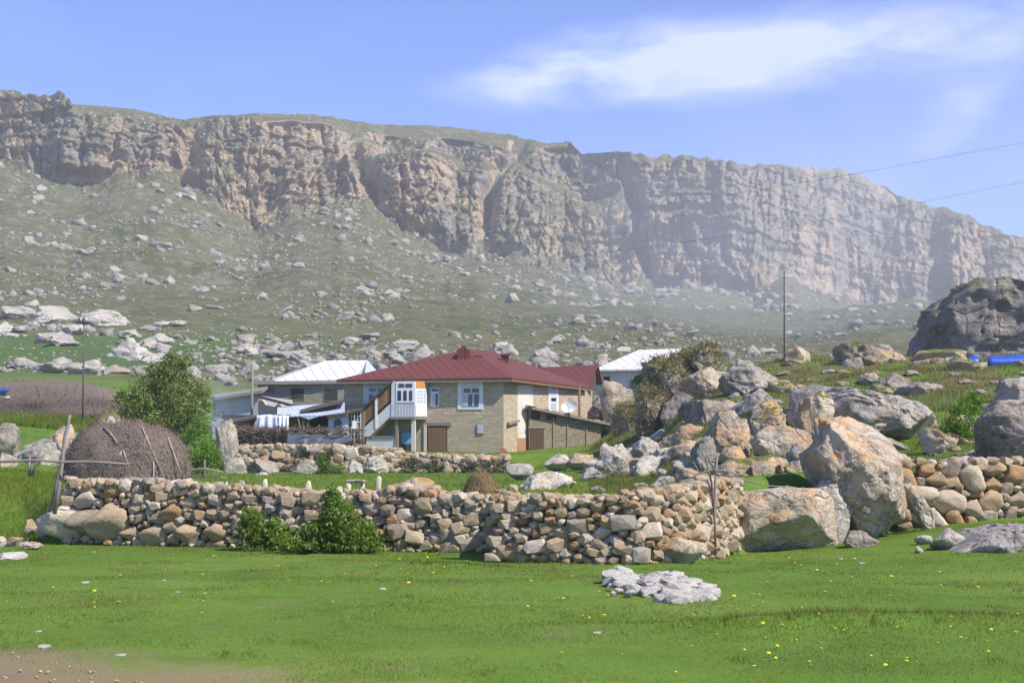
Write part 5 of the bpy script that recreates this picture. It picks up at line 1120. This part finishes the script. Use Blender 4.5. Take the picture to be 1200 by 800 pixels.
# ---------------------------------------------------------------- haystacks
def straw_mat(name, c0, c1):
    b = NB(name); v = b.coord('Object', (1, 1, 1)); n = b.noise(v, 3, 7, .7, .4); n2 = b.noise(b.coord('Object', (7, 7, 1.2)), 3, 5, .7)
    c = b.mix(b.math('MULTIPLY', b.math('ADD', n, n2), .5), c0, c1)
    return b.principled(c, .95, b.bump(b.math('ADD', n2, n), 1., .06), spec=.1)
def haystack(label, px0, px1, yb, yt, d, depth, mats, seed, nstraw, poles=(), power=2.6, straw_len=.3):
    rs = np.random.RandomState(seed); k = d / F; w_ = (px1 - px0) * k / 2; c = P((px0 + px1) / 2, yb, d); gz = hz(c.x, c.y); base = min(c.z, gz); h = P((px0 + px1) / 2, yt, d).z - base
    root = empty('haystack', (c.x, c.y, base), label, 'haystack')
    v, f = ico(5); q = v[:, :].copy()
    e = 1 / ((np.abs(q[:, 0]) ** power + np.abs(q[:, 1]) ** power + np.abs(q[:, 2]) ** power) ** (1 / power)); q = q * e[:, None]
    flare = 1 + .06 * (1 - np.abs(q[:, 2])); q[:, 2] = np.where(q[:, 2] < 0, q[:, 2] * .12, q[:, 2])
    q = q * (1 + .07 * fbm(q[:, 0] * 2 + seed, q[:, 1] * 2, q[:, 2] * 2, 4))[:, None] * flare[:, None]
    S = np.array([w_, depth / 2, h]); p = q * S + np.array([c.x, c.y, base])
    link('stack', npmesh('stack', p, f, True), mats[0], root)
    # loose straw standing off the surface
    top = np.nonzero(q[:, 2] > -.02)[0]; i = rs.choice(top, nstraw); o_ = p[i] + rs.normal(size=(nstraw, 3)) * .02 * min(1, w_)
    nn = q[i] / np.linalg.norm(q[i], axis=1)[:, None]; dr = rs.normal(size=(nstraw, 3)) * .7 + nn * .35 + np.array([0, 0, -.5]); dr /= np.linalg.norm(dr, axis=1)[:, None]
    L_ = rs.uniform(.3, 1, (nstraw, 1)) * straw_len; sd = np.cross(dr, nn + .01); sd /= np.linalg.norm(sd, axis=1)[:, None] + 1e-6; sd *= straw_len * .035
    o_ = o_ + nn * .02
    V = np.stack([o_ - sd, o_ + sd, o_ + dr * L_], 1).reshape(-1, 3); Fc = np.arange(nstraw * 3).reshape(-1, 3)
    s = link('loose_straw', npmesh('loose_straw', V, Fc), mats[1], root); s['kind'] = 'stuff'
    for pts in poles:
        link('binding_pole', tube_mesh('binding_pole', [P(x, y, d - dd) for x, y, dd in pts], [.028] * len(pts), 6), M_STICK, root)
    return root
M_STICK = plain('bleached_stick', (.34, .29, .24), .9, .3, 4)
HM = (straw_mat('old_hay', (.105, .08, .065), (.23, .18, .145)), straw_mat('old_straw', (.13, .10, .08), (.33, .265, .21)))
HM2 = (straw_mat('brown_hay', (.13, .085, .04), (.25, .175, .09)), straw_mat('brown_straw', (.16, .11, .055), (.36, .27, .15)))
def dome(x, y, w_=68, cx=148.5, yb=566, h=72, dep=2.0): return dep * max(.05, 1 - ((x - cx) / w_) ** 2 * .8 - ((yb - y) / h) ** 2 * .75) ** .5
mk = lambda *xy: [(x, y, dome(x, y) + .12) for x, y in xy]
haystack('big grey-brown domed haystack bound with bleached poles behind the wall', 79, 217, 568, 495, 50, 4.0, HM, 3, 9000,
         [mk((122, 500), (130, 508), (137, 518)), mk((166, 499), (173, 515), (182, 538), (192, 558)), mk((197, 512), (205, 535), (212, 556)), mk((100, 520), (97, 545), (96, 566)), mk((144, 526), (134, 545), (128, 564)), mk((180, 540), (180, 556), (178, 568)), mk((144, 526), (150, 544))])
haystack('small brown haycock standing in the yard behind the wall', 542, 585, 590, 552, 36, .95, HM2, 4, 2500, power=1.9, straw_len=.14)
haystack('long dark haystack like a bank on the terrace under the pasture', -130, 142, 484, 447, 104, 5, HM, 6, 7000, power=3.4, straw_len=.4)
for i, (px, py, s, m, lab, cat) in enumerate([(4, 458, .26, plain('blue_rag', (.03, .10, .34), .7), 'blue rag lying on the long dark haystack', 'rag'), (8, 466, .16, M_LIME, 'cream board lying on the long dark haystack', 'board'), (31, 471, .15, M_LIME, 'second cream scrap low on the long dark haystack', 'board')]):
    c = P(px, py, 101.5); p, f = rock_verts(900 + i, 4, (s * 1.4, .1, s * .6), 6, .6); o = link(cat, npmesh(cat, p, f), m); o.location = c; tag(o, lab, cat)

# ---------------------------------------------------------------- foliage
def leaf_mat(name, c0, c1, c2, tr=.35):
    b = NB(name); g = b.n('ShaderNodeNewGeometry'); r = g.outputs['Random Per Island']; n = b.noise(b.coord('Position'), 1.3, 3, .6)
    c = b.ramp(b.math('ADD', b.math('MULTIPLY', r, .6), b.math('MULTIPLY', n, .4)), [(.2, c0), (.5, c1), (.8, c2)])
    d = b.n('ShaderNodeBsdfDiffuse'); t = b.n('ShaderNodeBsdfTranslucent'); gl = b.n('ShaderNodeBsdfGlossy'); gl.inputs['Roughness'].default_value = .5
    b.set(d.inputs[0], c); b.set(t.inputs[0], b.mix(.5, c, (c2[0] * 1.2, c2[1] * 1.3, c2[2] * .6))); b.set(gl.inputs[0], (.5, .5, .5))
    m = b.n('ShaderNodeMixShader'); m.inputs[0].default_value = tr; b.t.links.new(d.outputs[0], m.inputs[1]); b.t.links.new(t.outputs[0], m.inputs[2])
    m2 = b.n('ShaderNodeMixShader'); m2.inputs[0].default_value = .05; b.t.links.new(m.outputs[0], m2.inputs[1]); b.t.links.new(gl.outputs[0], m2.inputs[2])
    b.t.links.new(m2.outputs[0], b.out.inputs['Surface']); return b.m
L_TREE = leaf_mat('willow_leaves', (.075, .11, .024), (.15, .20, .04), (.25, .285, .06))
L_BRIGHT = leaf_mat('bright_leaves', (.065, .14, .014), (.12, .24, .022), (.19, .32, .035), .45)
L_NETTLE = leaf_mat('nettle_leaves', (.075, .125, .018), (.145, .225, .028), (.235, .32, .045), .45)
L_SAGE = leaf_mat('sage_leaves', (.065, .075, .050), (.105, .115, .075), (.155, .160, .105), .25)
L_SCRUB = leaf_mat('dry_scrub', (.11, .108, .040), (.18, .168, .066), (.27, .235, .11), .25)
M_BARK = plain('bark', (.105, .085, .065), .95, .4, 6, .5)
def leaf_cloud(rs, blobs, size, aspect=.5, droop=.3):
    """blobs: (centre, radii, count). Leaves gather into clumps through each volume; returns one mesh of leaf-sized faces"""
    Cs = []
    for c, r, n in blobs:
        k = max(6, n // 40); a = rs.normal(size=(k, 3)); a /= np.linalg.norm(a, axis=1)[:, None]; a *= rs.uniform(.25, 1, (k, 1)) ** .45
        i = rs.randint(0, k, n); sp = rs.uniform(.10, .24, (k, 1))
        Cs.append((a[i] + rs.normal(size=(n, 3)) * sp[i]) * np.array(r) + np.array(c))
    p = np.concatenate(Cs); n = len(p)
    d = rs.normal(size=(n, 3)) + np.array([0, 0, -droop]); d /= np.linalg.norm(d, axis=1)[:, None]
    s = np.cross(d, rs.normal(size=(n, 3))); s /= np.linalg.norm(s, axis=1)[:, None]
    L_ = size * rs.uniform(.6, 1.3, (n, 1)); W_ = L_ * aspect * .5; nn = np.cross(d, s) * L_ * .12
    V = np.stack([p - d * L_ * .5, p + s * W_ + nn, p + d * L_ * .5, p - s * W_ + nn], 1).reshape(-1, 3)
    f = np.arange(n) * 4; Fc = np.concatenate([np.stack([f, f + 1, f + 2], 1), np.stack([f, f + 2, f + 3], 1)])
    return npmesh('leaves', V, Fc)
def limbs(base, tips, r0, seed):
    rr = random.Random(seed); V = None; bm = bmesh.new()
    for t in tips:
        t = Vector(t); m = base.lerp(t, .5) + Vector((rr.uniform(-1, 1), rr.uniform(-1, 1), rr.uniform(-.2, .6))) * .12 * (t - base).length
        me = tube_mesh('t', [base, base.lerp(m, .5), m, m.lerp(t, .6), t], [r0, r0 * .8, r0 * .55, r0 * .35, r0 * .12], 7, .1, seed); bm.from_mesh(me); bpy.data.meshes.remove(me)
    me = bpy.data.meshes.new('trunk'); bm.to_mesh(me); bm.free(); return me
def bush(name, label, cat, base_px, d, blobs_px, leaf, mat, seed, r0=.06, stem='stems', crown='crown', aspect=.5, group=None):
    """blobs_px: (px, py, rx px, ry px, depth radius m, leaves)"""
    rs = np.random.RandomState(seed); k = d / F; b = P(base_px[0], base_px[1], d); gz = hz(b.x, b.y); b.z = min(b.z, gz + .02)
    root = empty(name, b, label, cat, group)
    bl = [(P(x, y, d + rs.uniform(-.3, .3) * dr), (rx * k, dr, ry * k), n) for x, y, rx, ry, dr, n in blobs_px]
    link(crown, leaf_cloud(rs, bl, leaf, aspect), mat, root)
    link(stem, limbs(b + Vector((0, 0, -.15)), [Vector(c) + Vector((rs.uniform(-.4, .4) * r[0], 0, rs.uniform(0, .5) * r[2])) for c, r, n in bl for _ in range(2)], r0, seed), M_BARK, root)
    return root
bush('willow_tree', 'rounded dark green willow tree beyond the big domed haystack', 'tree', (195, 512), 84,
     [(172, 470, 34, 30, 1.7, 2000), (205, 450, 30, 32, 1.6, 2000), (225, 475, 22, 30, 1.4, 1700), (196, 490, 44, 22, 1.6, 2200), (152, 478, 18, 22, 1.1, 1300), (206, 428, 16, 15, .9, 900), (180, 446, 18, 18, 1., 1000)], .21, L_TREE, 1, .16, 'trunk', 'crown', .42)
bush('shrub', 'bright yellow-green shrub beside the upright white slab', 'shrub', (232, 556), 74,
     [(230, 525, 24, 26, 1., 2600), (222, 545, 18, 14, .9, 1200), (245, 535, 14, 18, .8, 1100), (229, 500, 10, 14, .6, 700)], .13, L_BRIGHT, 2, .05)
bush('nettle_bush', 'low nettle bush growing against the long wall', 'bush', (308, 645), 28.15,
     [(300, 622, 20, 22, .3, 1700), (322, 628, 18, 17, .3, 1400), (290, 606, 10, 10, .2, 300), (312, 640, 30, 8, .35, 700), (318, 608, 8, 12, .2, 260)], .075, L_NETTLE, 3, .012, aspect=.55)
bush('nettle_bush', 'tall dense nettle bush leaning over the long wall with a high shoot', 'bush', (398, 651), 27.2,
     [(396, 612, 24, 30, .4, 2800), (420, 628, 24, 20, .4, 1900), (372, 630, 22, 18, .4, 1600), (391, 585, 11, 18, .25, 600), (400, 643, 44, 8, .45, 1200), (352, 640, 18, 9, .3, 700), (334, 636, 14, 10, .3, 500)], .078, L_NETTLE, 4, .014, aspect=.55)
bush('shrub', 'leafy green shrub between the rocks on the knoll', 'shrub', (1128, 524), 41,
     [(1128, 490, 20, 26, .6, 1900), (1118, 510, 24, 14, .6, 1300), (1140, 472, 12, 14, .4, 600), (1105, 520, 22, 10, .5, 800)], .085, L_BRIGHT, 5, .02)
bush('tall_grass_clump', 'clump of tall fresh grass at the terrace foot', 'grass clump', (385, 562), 91, [(385, 552, 20, 10, .8, 900), (378, 543, 10, 9, .6, 400), (395, 560, 24, 6, .8, 500)], .26, L_BRIGHT, 6, .02, aspect=.2)
for i, (x, y, rx, ry, lab) in enumerate([(478, 541, 12, 9, 'grey-green sage bush below the blue board'), (503, 545, 16, 9, 'wide grey-green sage bush below the plank door'), (545, 543, 14, 8, 'grey-green sage bush below the big framed window'), (575, 546, 15, 9, 'grey-green sage bush below the house corner'), (600, 550, 14, 8, 'grey-green sage bush right of the rusty sheet'), (352, 530, 12, 8, 'dry grey bush rooted in the terrace wall'), (378, 532, 12, 9, 'dry grey bush hanging under the tarpaulin'), (712, 560, 16, 12, 'grey-green scrub beside the cream rock pile'), (800, 533, 10, 8, 'low scrub at the right of the rock pile')]):
    bush('sage_bush', lab, 'bush', (x, y + ry), 96.2 if x < 640 else 54, [(x, y, rx, ry, .6, 420), (x + rx * .5, y + 3, rx * .7, ry * .7, .5, 240)], .2 if x < 640 else .12, L_SAGE, 20 + i, .02, aspect=.4, group='sage and scrub bushes')

# ---------------------------------------------------------------- grass
def blade_mesh(px, py, pz, h, wd, lean, rs):
    n = len(px); a = rs.uniform(0, 6.283, n); dx, dy = np.cos(a), np.sin(a); la = rs.uniform(0, 6.283, n); ll = h * lean * rs.uniform(.2, 1, n)
    b = np.stack([px, py, pz], 1); s = np.stack([dx * wd, dy * wd, 0 * wd], 1); t = np.stack([np.cos(la) * ll, np.sin(la) * ll, h], 1)
    V = np.stack([b - s, b + s, b + t], 1).reshape(-1, 3); return npmesh('blades', V, np.arange(n * 3).reshape(-1, 3))
def turf_mat(name, pal, dry):
    b = NB(name); v = b.coord('Position'); r = b.n('ShaderNodeNewGeometry').outputs['Random Per Island']
    n = b.noise(v, .22, 5, .62, .4); n2 = b.noise(v, 1.1, 5, .65, .3)
    c = b.ramp(b.math('ADD', b.math('MULTIPLY', n, .72), b.math('MULTIPLY', r, .28)), [(.34, pal[0]), (.5, pal[1]), (.66, pal[2])])
    c = b.mix(b.math('MULTIPLY', b.step(n2, .42, .66), .5), c, pal[3]); c = b.mix(b.math('MULTIPLY', b.step(b.noise(v, .34, 7, .66, .5), .46, .62), .62), c, (pal[2][0] * .95, pal[2][1] * .80, pal[2][2] * 1.3)); c = b.mix(b.math('MULTIPLY', b.step(r, .84, .95), .65), c, dry)
    d = b.n('ShaderNodeBsdfDiffuse'); t = b.n('ShaderNodeBsdfTranslucent'); b.set(d.inputs[0], c); b.set(t.inputs[0], c); m = b.n('ShaderNodeMixShader'); m.inputs[0].default_value = .4
    b.t.links.new(d.outputs[0], m.inputs[1]); b.t.links.new(t.outputs[0], m.inputs[2]); b.t.links.new(m.outputs[0], b.out.inputs['Surface']); return b.m
T_MEADOW = turf_mat('meadow_blades', ((.100, .150, .019), (.158, .210, .030), (.235, .252, .056), (.108, .138, .024)), (.42, .36, .17))
T_YARD = turf_mat('yard_blades', ((.115, .185, .018), (.165, .240, .026), (.220, .280, .040), (.115, .160, .026)), (.34, .30, .12))
T_KNOLL = turf_mat('knoll_blades', ((.10, .135, .024), (.155, .175, .038), (.205, .200, .065), (.130, .125, .042)), (.36, .29, .15))
def grass(label, region, n, hfun, wfun, mat, seed, lean=.8, keep=None):
    rs = np.random.RandomState(seed); x0, x1, d0, d1 = region
    d = 1 / np.sqrt(rs.uniform(1 / d1 ** 1.2, 1 / d0 ** 1.2, n)) if False else (rs.uniform(d0 ** .55, d1 ** .55, n)) ** (1 / .55)
    px = rs.uniform(x0, x1, n); X = (px - CX) / F * d
    # tufts: pull blades together
    X = X + .05 * perlin(X * 6, d * 6, 1.) * np.minimum(1, d / 20); 
    m = np.ones(n, bool) if keep is None else keep(px, X, d, rs)
    X, d, px = X[m], d[m], px[m]; Z = height(X, d)
    h = hfun(px, X, d) * rs.uniform(.5, 1.2, len(X))
    o = link('grass', blade_mesh(X, d, Z - .01, h, wfun(d) * rs.uniform(.6, 1.3, len(X)), lean, rs), mat); tag(o, label, 'grass', kind='stuff')
def m_keep(px, X, d, rs):
    f = wall_front(px); soil = d + .6 * X + 1.8 * fbm(X * .8, d * .8, 5., 3)
    k = (d < f - .03) & (rs.rand(len(X)) < sstep(9.9, 11.5, soil) * .96 + .04)
    tr = 12.75 - (X + 4.55) * 1.08; k &= ~((d < tr + .1) & (rs.rand(len(X)) < .97) & (X < -.8))
    k &= rs.rand(len(X)) < .62 + .6 * perlin(X * .9, d * .9, 2.)
    return k
def m_h(px, X, d):
    tall = np.exp(-((X - 3.6) / 2.8) ** 2 - ((d - 14.9 - .1 * X) / .55) ** 2) + .7 * np.exp(-((X + .9) / 1.1) ** 2 - ((d - 23.4) / .8) ** 2) + .55 * sstep(-.6, 0, d - wall_front(px))
    return .021 + .022 * np.clip(perlin(X * .5, d * .5, 6.) + .4, 0, 1) + .03 * sstep(.38, .6, perlin(X * 2.3, d * 1.6, 9.)) + .085 * tall * np.clip(.7 + perlin(X * 3, d * 3, 1.), .1, 1.5)
grass('short grazed meadow grass in front of the walls', (-260, 1460, 9.3, 31), 540000, m_h, lambda d: .0034 * (d / 12) ** .9, T_MEADOW, 1, .9, m_keep)
def y_keep(px, X, d, rs): return (d > wall_front(px) + .55) & ((px < 725) | (d < 45)) & ((d < 98) | (px > 470)) & (rs.rand(len(X)) < .75 + .5 * perlin(X * .5, d * .5, 3.))
grass('bright yard grass behind the dry stone walls', (-330, 1400, 28, 118), 185000, lambda px, X, d: .07 + .10 * np.clip(perlin(X * .4, d * .4, 2.) + .3, 0, 1), lambda d: .008 * (d / 30) ** .9, T_YARD, 2, .8, y_keep)
grass('coarse olive grass covering the rocky knoll', (690, 1400, 33, 105), 120000, lambda px, X, d: .12 + .22 * np.clip(perlin(X * .35, d * .35, 4.) + .2, 0, 1), lambda d: .010 * (d / 35) ** .9, T_KNOLL, 3, .9, lambda px, X, d, rs: rs.rand(len(X)) < .7 + .6 * perlin(X * .4, d * .4, 7.))
grass('strip of fresh green crop below the long dark haystack', (-90, 118, 92, 101), 16000, lambda px, X, d: .45 + 0 * d, lambda d: .035 + 0 * d, T_YARD, 4, .4)
grass('green grass bank beside the wall end', (-330, 75, 30.5, 60), 70000, lambda px, X, d: .10 + .10 * np.clip(perlin(X * .6, d * .6, 2.) + .3, 0, 1), lambda d: .009 * (d / 30), T_YARD, 5, .8)
# dry scrub on the crag
def crag_scrub(CRAG, cnt, seed):
    rs = np.random.RandomState(seed); me = CRAG.data; n = len(me.vertices); co = np.zeros(n * 3); me.vertices.foreach_get('co', co); co = co.reshape(-1, 3); no = np.zeros(n * 3); me.vertices.foreach_get('normal', no); no = no.reshape(-1, 3)
    wgt = np.clip(no[:, 2] * .9 + .30 + .9 * fbm(co[:, 0] * .6, co[:, 1] * .6, co[:, 2] * .6, 3) - .22 * (co[:, 0] + .5), 0, 1); wgt[no[:, 1] > .5] = 0
    i = rs.choice(n, cnt, p=wgt / wgt.sum()); p = co[i] + no[i] * rs.uniform(-.02, .22, (cnt, 1)) + rs.normal(size=(cnt, 3)) * .12 + np.array(CRAG.location)
    d = rs.normal(size=(cnt, 3)) * .6 + no[i] * .5 + np.array([0, 0, .5]); d /= np.linalg.norm(d, axis=1)[:, None]; s = np.cross(d, rs.normal(size=(cnt, 3))); s /= np.linalg.norm(s, axis=1)[:, None]
    L_ = rs.uniform(.08, .22, (cnt, 1)); V = np.stack([p - s * .035, p + s * .035, p + d * L_], 1).reshape(-1, 3)
    tag(link('scrub', npmesh('scrub', V, np.arange(cnt * 3).reshape(-1, 3)), L_SCRUB), 'dry olive scrub growing over the crag beside the white house', 'scrub', kind='stuff')
for i, q in enumerate([x for x in sc.objects if x.get('label') and x.data is not None and x.type == 'MESH' and x.data.materials and x.data.materials[0] == M_MOSSY and x['label'].find('crag') >= 0]): crag_scrub(q, 3000 if q == CRAG else 1300, 4 + i)

# loose rocks on the knoll
rs = np.random.RandomState(55); kr = []
for i in range(5):
    p, f = rock_verts(950 + i, 4, (1, 1, 1), 10, .15)
    for m in (M_GREY, M_WARM, M_ORANGE):
        me = npmesh('rock', p, f); me.materials.append(m); kr.append(me)
for i in range(150):
    px = rs.uniform(745, 1215); py = rs.uniform(412, 560); g = ground_at(px, py, 34); 
    if g.y > 104: continue
    s = min(24, 6 * (1 - rs.rand()) ** -.55) / F * g.y; k = rs.randint(15); o = link('rock', kr[k]); o.location = g; o.scale = (s * rs.uniform(1, 1.5), s, s * rs.uniform(.5, .8)); o.rotation_euler = (rs.uniform(-.2, .2), rs.uniform(-.2, .3), rs.uniform(0, 6.28))
    tag(o, ('small grey rock half sunk in the grass of the knoll', 'small cream rock half sunk in the grass of the knoll', 'small orange lichened rock in the grass of the knoll')[k % 3], 'rock', ('grey rocks on the knoll', 'cream rocks on the knoll', 'orange rocks on the knoll')[k % 3])

for i in range(46):
    px = rs.uniform(795, 1010); py = rs.uniform(478, 588); g = ground_at(px, py, 31.5)
    if g.y > 62 or (px > 935 and py > 515): continue
    s = rs.uniform(9, 22) / F * g.y; k = 2 if rs.rand() < .55 else 1; o = link('rock', kr[rs.randint(5) * 3 + k]); o.location = g + Vector((0, 0, .1 * s)); o.scale = (s * rs.uniform(1, 1.5), s, s * rs.uniform(.6, .95)); o.rotation_euler = (rs.uniform(-.3, .3), rs.uniform(-.3, .4), rs.uniform(0, 6.28))
    tag(o, ('cream block in the tumbled pile above the wall end', 'orange lichened block in the tumbled pile above the wall end')[k - 1], 'rock', ('cream blocks above the wall end', 'orange blocks above the wall end')[k - 1])
kw = []
for i in range(4):
    p, f = rock_verts(990 + i, 4, (1, 1, 1), 10, .2); me = npmesh('rock', p, f); me.materials.append(M_WHITE); kw.append(me)
for i in range(26):
    px = rs.uniform(690, 812); py = rs.uniform(524, 582) ; g = ground_at(px, py, 34)
    if g.y > 82: continue
    s = rs.uniform(7, 19) / F * g.y; o = link('rock', kw[i % 4]); o.location = g + Vector((0, 0, .15 * s)); o.scale = (s * rs.uniform(1, 1.4), s, s * rs.uniform(.7, 1.)); o.rotation_euler = (rs.uniform(-.3, .3), rs.uniform(-.4, .4), rs.uniform(0, 6.28))
    tag(o, 'white rock heaped in the yard pile before the crag', 'rock', 'white rocks in the yard pile')
# ---------------------------------------------------------------- small upright stones, fence, sticks
M_POST = plain('pale_stone_post', (.56, .49, .36), .9, .2, 3, .3)
for i, (px, yt, wpx, d, lab) in enumerate([(265.5, 564, 5, 34, 'short pale stone marker behind the wall blocks'), (311.5, 561, 6.5, 33, 'tall pale stone marker behind the nettle bush'), (363, 563, 7, 33.5, 'leaning pale stone marker between the two nettle bushes'), (379.5, 576, 5, 31, 'small white marker stone on the wall top beside the tall nettles'), (444, 557.5, 6, 33, 'split pale stone marker beside the wall crest'), (409, 564, 6, 36, 'stubby cream stone marker under the flat slab'), (425, 566, 6, 36.3, 'stubby tan stone marker under the flat slab')]):
    x = (px - CX) / F * d; g = hz(x, d); t = P(px, yt, d).z; w_ = wpx * d / F; h = t - g
    p, f = rock_verts(970 + i, 3, (w_ / 2, w_ * .4, h / 2 + .06), 5, .07); p[:, 0] = np.sign(p[:, 0]) * np.minimum(np.abs(p[:, 0]) * 2.2, w_ / 2) + (p[:, 2] * .05 if i != 2 else p[:, 2] * -.12)
    o = link('marker_stone', npmesh('marker_stone', p + np.array([0, 0, h / 2 - .06]), f), M_POST); o.location = (x, d, g); tag(o, lab, 'stone marker')
c = P(417, 563.5, 36.1); p, f = rock_verts(980, 3, (.30, .22, .05), 6, .1); o = link('flat_slab', npmesh('flat_slab', p, f), M_GREY); o.location = c; tag(o, 'flat grey slab resting on two stubby stone markers', 'slab')
g = ground_at(283.5, 574, 31); boulder('round white stone in the grass behind the wall', (278, 289, 563, 574), 35, 1, 981, M_WHITE, 4)
boulder('big tan rock crowning the wall heap behind the small stones', (448, 512, 558, 588), 29.2, .9, 982, M_WARM, 5); boulder('orange rock atop the wall heap', (478, 496, 558, 572), 28.9, 1, 983, M_ORANGE, 4)
def sticks(name, label, cat, parts):
    root = None
    for nm, pts, d, r in parts:
        q = [P(x, y, d + (0 if len(t) == 0 else t[0])) for x, y, *t in pts]
        if root is None: root = empty(name, q[0], label, cat)
        link(nm, tube_mesh(nm, q, list(np.linspace(r, r * .6, len(q))), 7, .18, len(q)), M_STICK2 if nm != 'dark_stick' else M_GREYW, root)
M_STICK2 = plain('silver_stick', (.24, .21, .185), .9, .35, 4, .4)
sticks('fence_post', 'leaning silvery fence post at the wall end', 'post', [('post', [(64, 602), (70, 565), (73, 540), (76, 512), (80, 496), (82, 486)], 29.95, .044), ('prop', [(58, 600), (68, 560), (74, 528), (78, 500)], 30.12, .036)])
sticks('fence_rail', 'long dark rail tied across the leaning fence post', 'rail', [('dark_stick', [(-60, 545), (0, 540.5), (40, 539), (75, 541), (110, 541), (149, 543.5)], 29.75, .032)])
sticks('stick_fence', 'crooked stick fence leaning on the grassy bank crag', 'fence', [('stick', [(37, 562), (43, 540), (50, 520)], 50, .05), ('stick', [(36, 556), (46, 540), (54, 528)], 50.1, .045), ('stick', [(34, 560), (35, 535)], 50.2, .05)])
sticks('twig_post', 'thin grey twig post before the flat cracked boulder', 'post', [('post', [(838.5, 644), (837.5, 600), (838, 565), (841, 530)], 26.0, .028), ('branch', [(836, 600), (834, 566), (828, 540), (830, 522)], 26.06, .022)])
sticks('twig_rail', 'bent dead branch laid across the twig post', 'branch', [('branch', [(802, 566), (818, 555), (836, 550), (856, 552), (872, 562), (900, 569), (932, 571)], 25.95, .017), ('twig', [(836, 550), (830, 535), (822, 520)], 25.95, .014), ('twig', [(820, 555), (812, 540)], 25.95, .012)])
sticks('hurdle', 'low broken stick hurdle under the bright green shrub', 'hurdle', [('rail', [(212, 552), (240, 549), (262, 553)], 62, .05), ('rail', [(214, 558), (245, 557), (266, 560)], 62.1, .05), ('stake', [(240, 566), (240, 538)], 62, .04), ('stake', [(222, 572), (223, 552)], 61, .035)])

rs = np.random.RandomState(31); gv_ = []
for k in range(170):
    x = rs.uniform(-6, -1.2); y = 12.9 - (x + 4.55) * 1.08 - abs(rs.normal()) * 1.1 + .3; r = rs.uniform(.004, .013)
    gv_.append(((x, y, hz(x, y) + .012 + r * .2), (r * 1.3, r, r * .7), rand_rot(rs, .6), rs.randint(18)))
tag(link('gravel', joined_stones(gv_), M_STONES), 'small loose pebbles along the dirt track', 'gravel', kind='stuff')
# ---------------------------------------------------------------- dandelions
def dandelions():
    rs = np.random.RandomState(12); V, Fc = [], []
    n = 9
    for r, z in ((.016, .050), (.030, .058), (.022, .066), (.0, .068)):
        for k in range(n): a = 6.283 * k / n; V.append((r * math.cos(a), r * math.sin(a), z))
    for j in range(3):
        for k in range(n): Fc.append((j * n + k, j * n + (k + 1) % n, (j + 1) * n + (k + 1) % n, (j + 1) * n + k))
    b = len(V); V += [(-.003, 0, -.02), (.003, 0, -.02), (0, .004, -.02), (-.003, 0, .052), (.003, 0, .052), (0, .004, .052)]; Fc += [(b, b + 1, b + 4, b + 3), (b + 1, b + 2, b + 5, b + 4), (b + 2, b, b + 3, b + 5)]
    me = pymesh('dandelion', V, Fc); me.materials.append(plain('dandelion_yellow', (.70, .50, .02), .8, .12)); me.materials.append(plain('dandelion_stem', (.12, .18, .05), .8))
    for p in me.polygons[-3:]: p.material_index = 1
    pts = []
    for cx, cy, sx_, sy_, k in ((440, 668, 60, 14, 16), (880, 715, 60, 22, 14), (960, 765, 110, 24, 26), (700, 700, 60, 14, 12), (190, 690, 70, 22, 16), (1010, 668, 60, 10, 14), (1110, 770, 60, 20, 14), (600, 690, 120, 30, 12), (1040, 700, 90, 20, 14)):
        for _ in range(k): pts.append((cx + rs.normal() * sx_, cy + rs.normal() * sy_))
    for px, py in pts:
        if py < 650 or py > 798 or px < -5 or px > 1205 or (px < 260 and py > 745): continue
        g = ground_at(px, py); o = link('dandelion', me); o.location = g; s = rs.uniform(.35, .75) * (1 + .25 * (g.y > 18)); o.scale = (s, s, s); o.rotation_euler = (rs.uniform(-.4, .4), rs.uniform(-.4, .4), rs.uniform(0, 6))
        tag(o, 'yellow dandelion flower in the short meadow grass', 'dandelion', 'dandelions in the meadow')
dandelions()

# ---------------------------------------------------------------- the air
def haze():
    me = boxes_mesh('haze', [((0, 760, 158), (3600, 1700, 330), None)])
    b = NB('valley_haze'); x = b.n('ShaderNodeVolumePrincipled'); x.inputs['Color'].default_value = (.95, .96, 1, 1); x.inputs['Density'].default_value = .00027
    x.inputs['Anisotropy'].default_value = .2
    b.t.links.new(x.outputs[0], b.out.inputs['Volume'])
    tag(link('haze', me, b.m), 'thin pale blue haze filling the valley', 'haze', kind='stuff')
haze()
def mist(label, c, sz, dens, nscale):
    me = boxes_mesh('mist', [((0, 0, 0), sz, None)]); b = NB('drifting_mist'); x = b.n('ShaderNodeVolumePrincipled'); x.inputs['Color'].default_value = (.90, .93, 1, 1)
    v = b.coord('Object', tuple(2 / q for q in sz)); ln = b.n('ShaderNodeVectorMath', operation='LENGTH'); b.set(ln.inputs[0], v)
    f = b.math('SUBTRACT', 1, b.step(ln.outputs['Value'], .15, 1.0)); n = b.step(b.noise(b.coord('Object', (nscale, nscale, nscale)), 1.2, 4, .55, .5), .32, .68)
    b.set(x.inputs['Density'], b.math('MULTIPLY', b.math('MULTIPLY', f, n), dens)); b.t.links.new(x.outputs[0], b.out.inputs['Volume'])
    o = link('mist', me, b.m); o.location = c; tag(o, label, 'mist', kind='stuff')
mist('thin pale mist drifting before the right-hand cliffs', P(965, 275, 340), (205, 150, 115), .0060, .016)
mist('wisp of grey smoke rising beside the plastered outbuilding', P(250, 480, 101), (7, 5, 9), .09, .35)
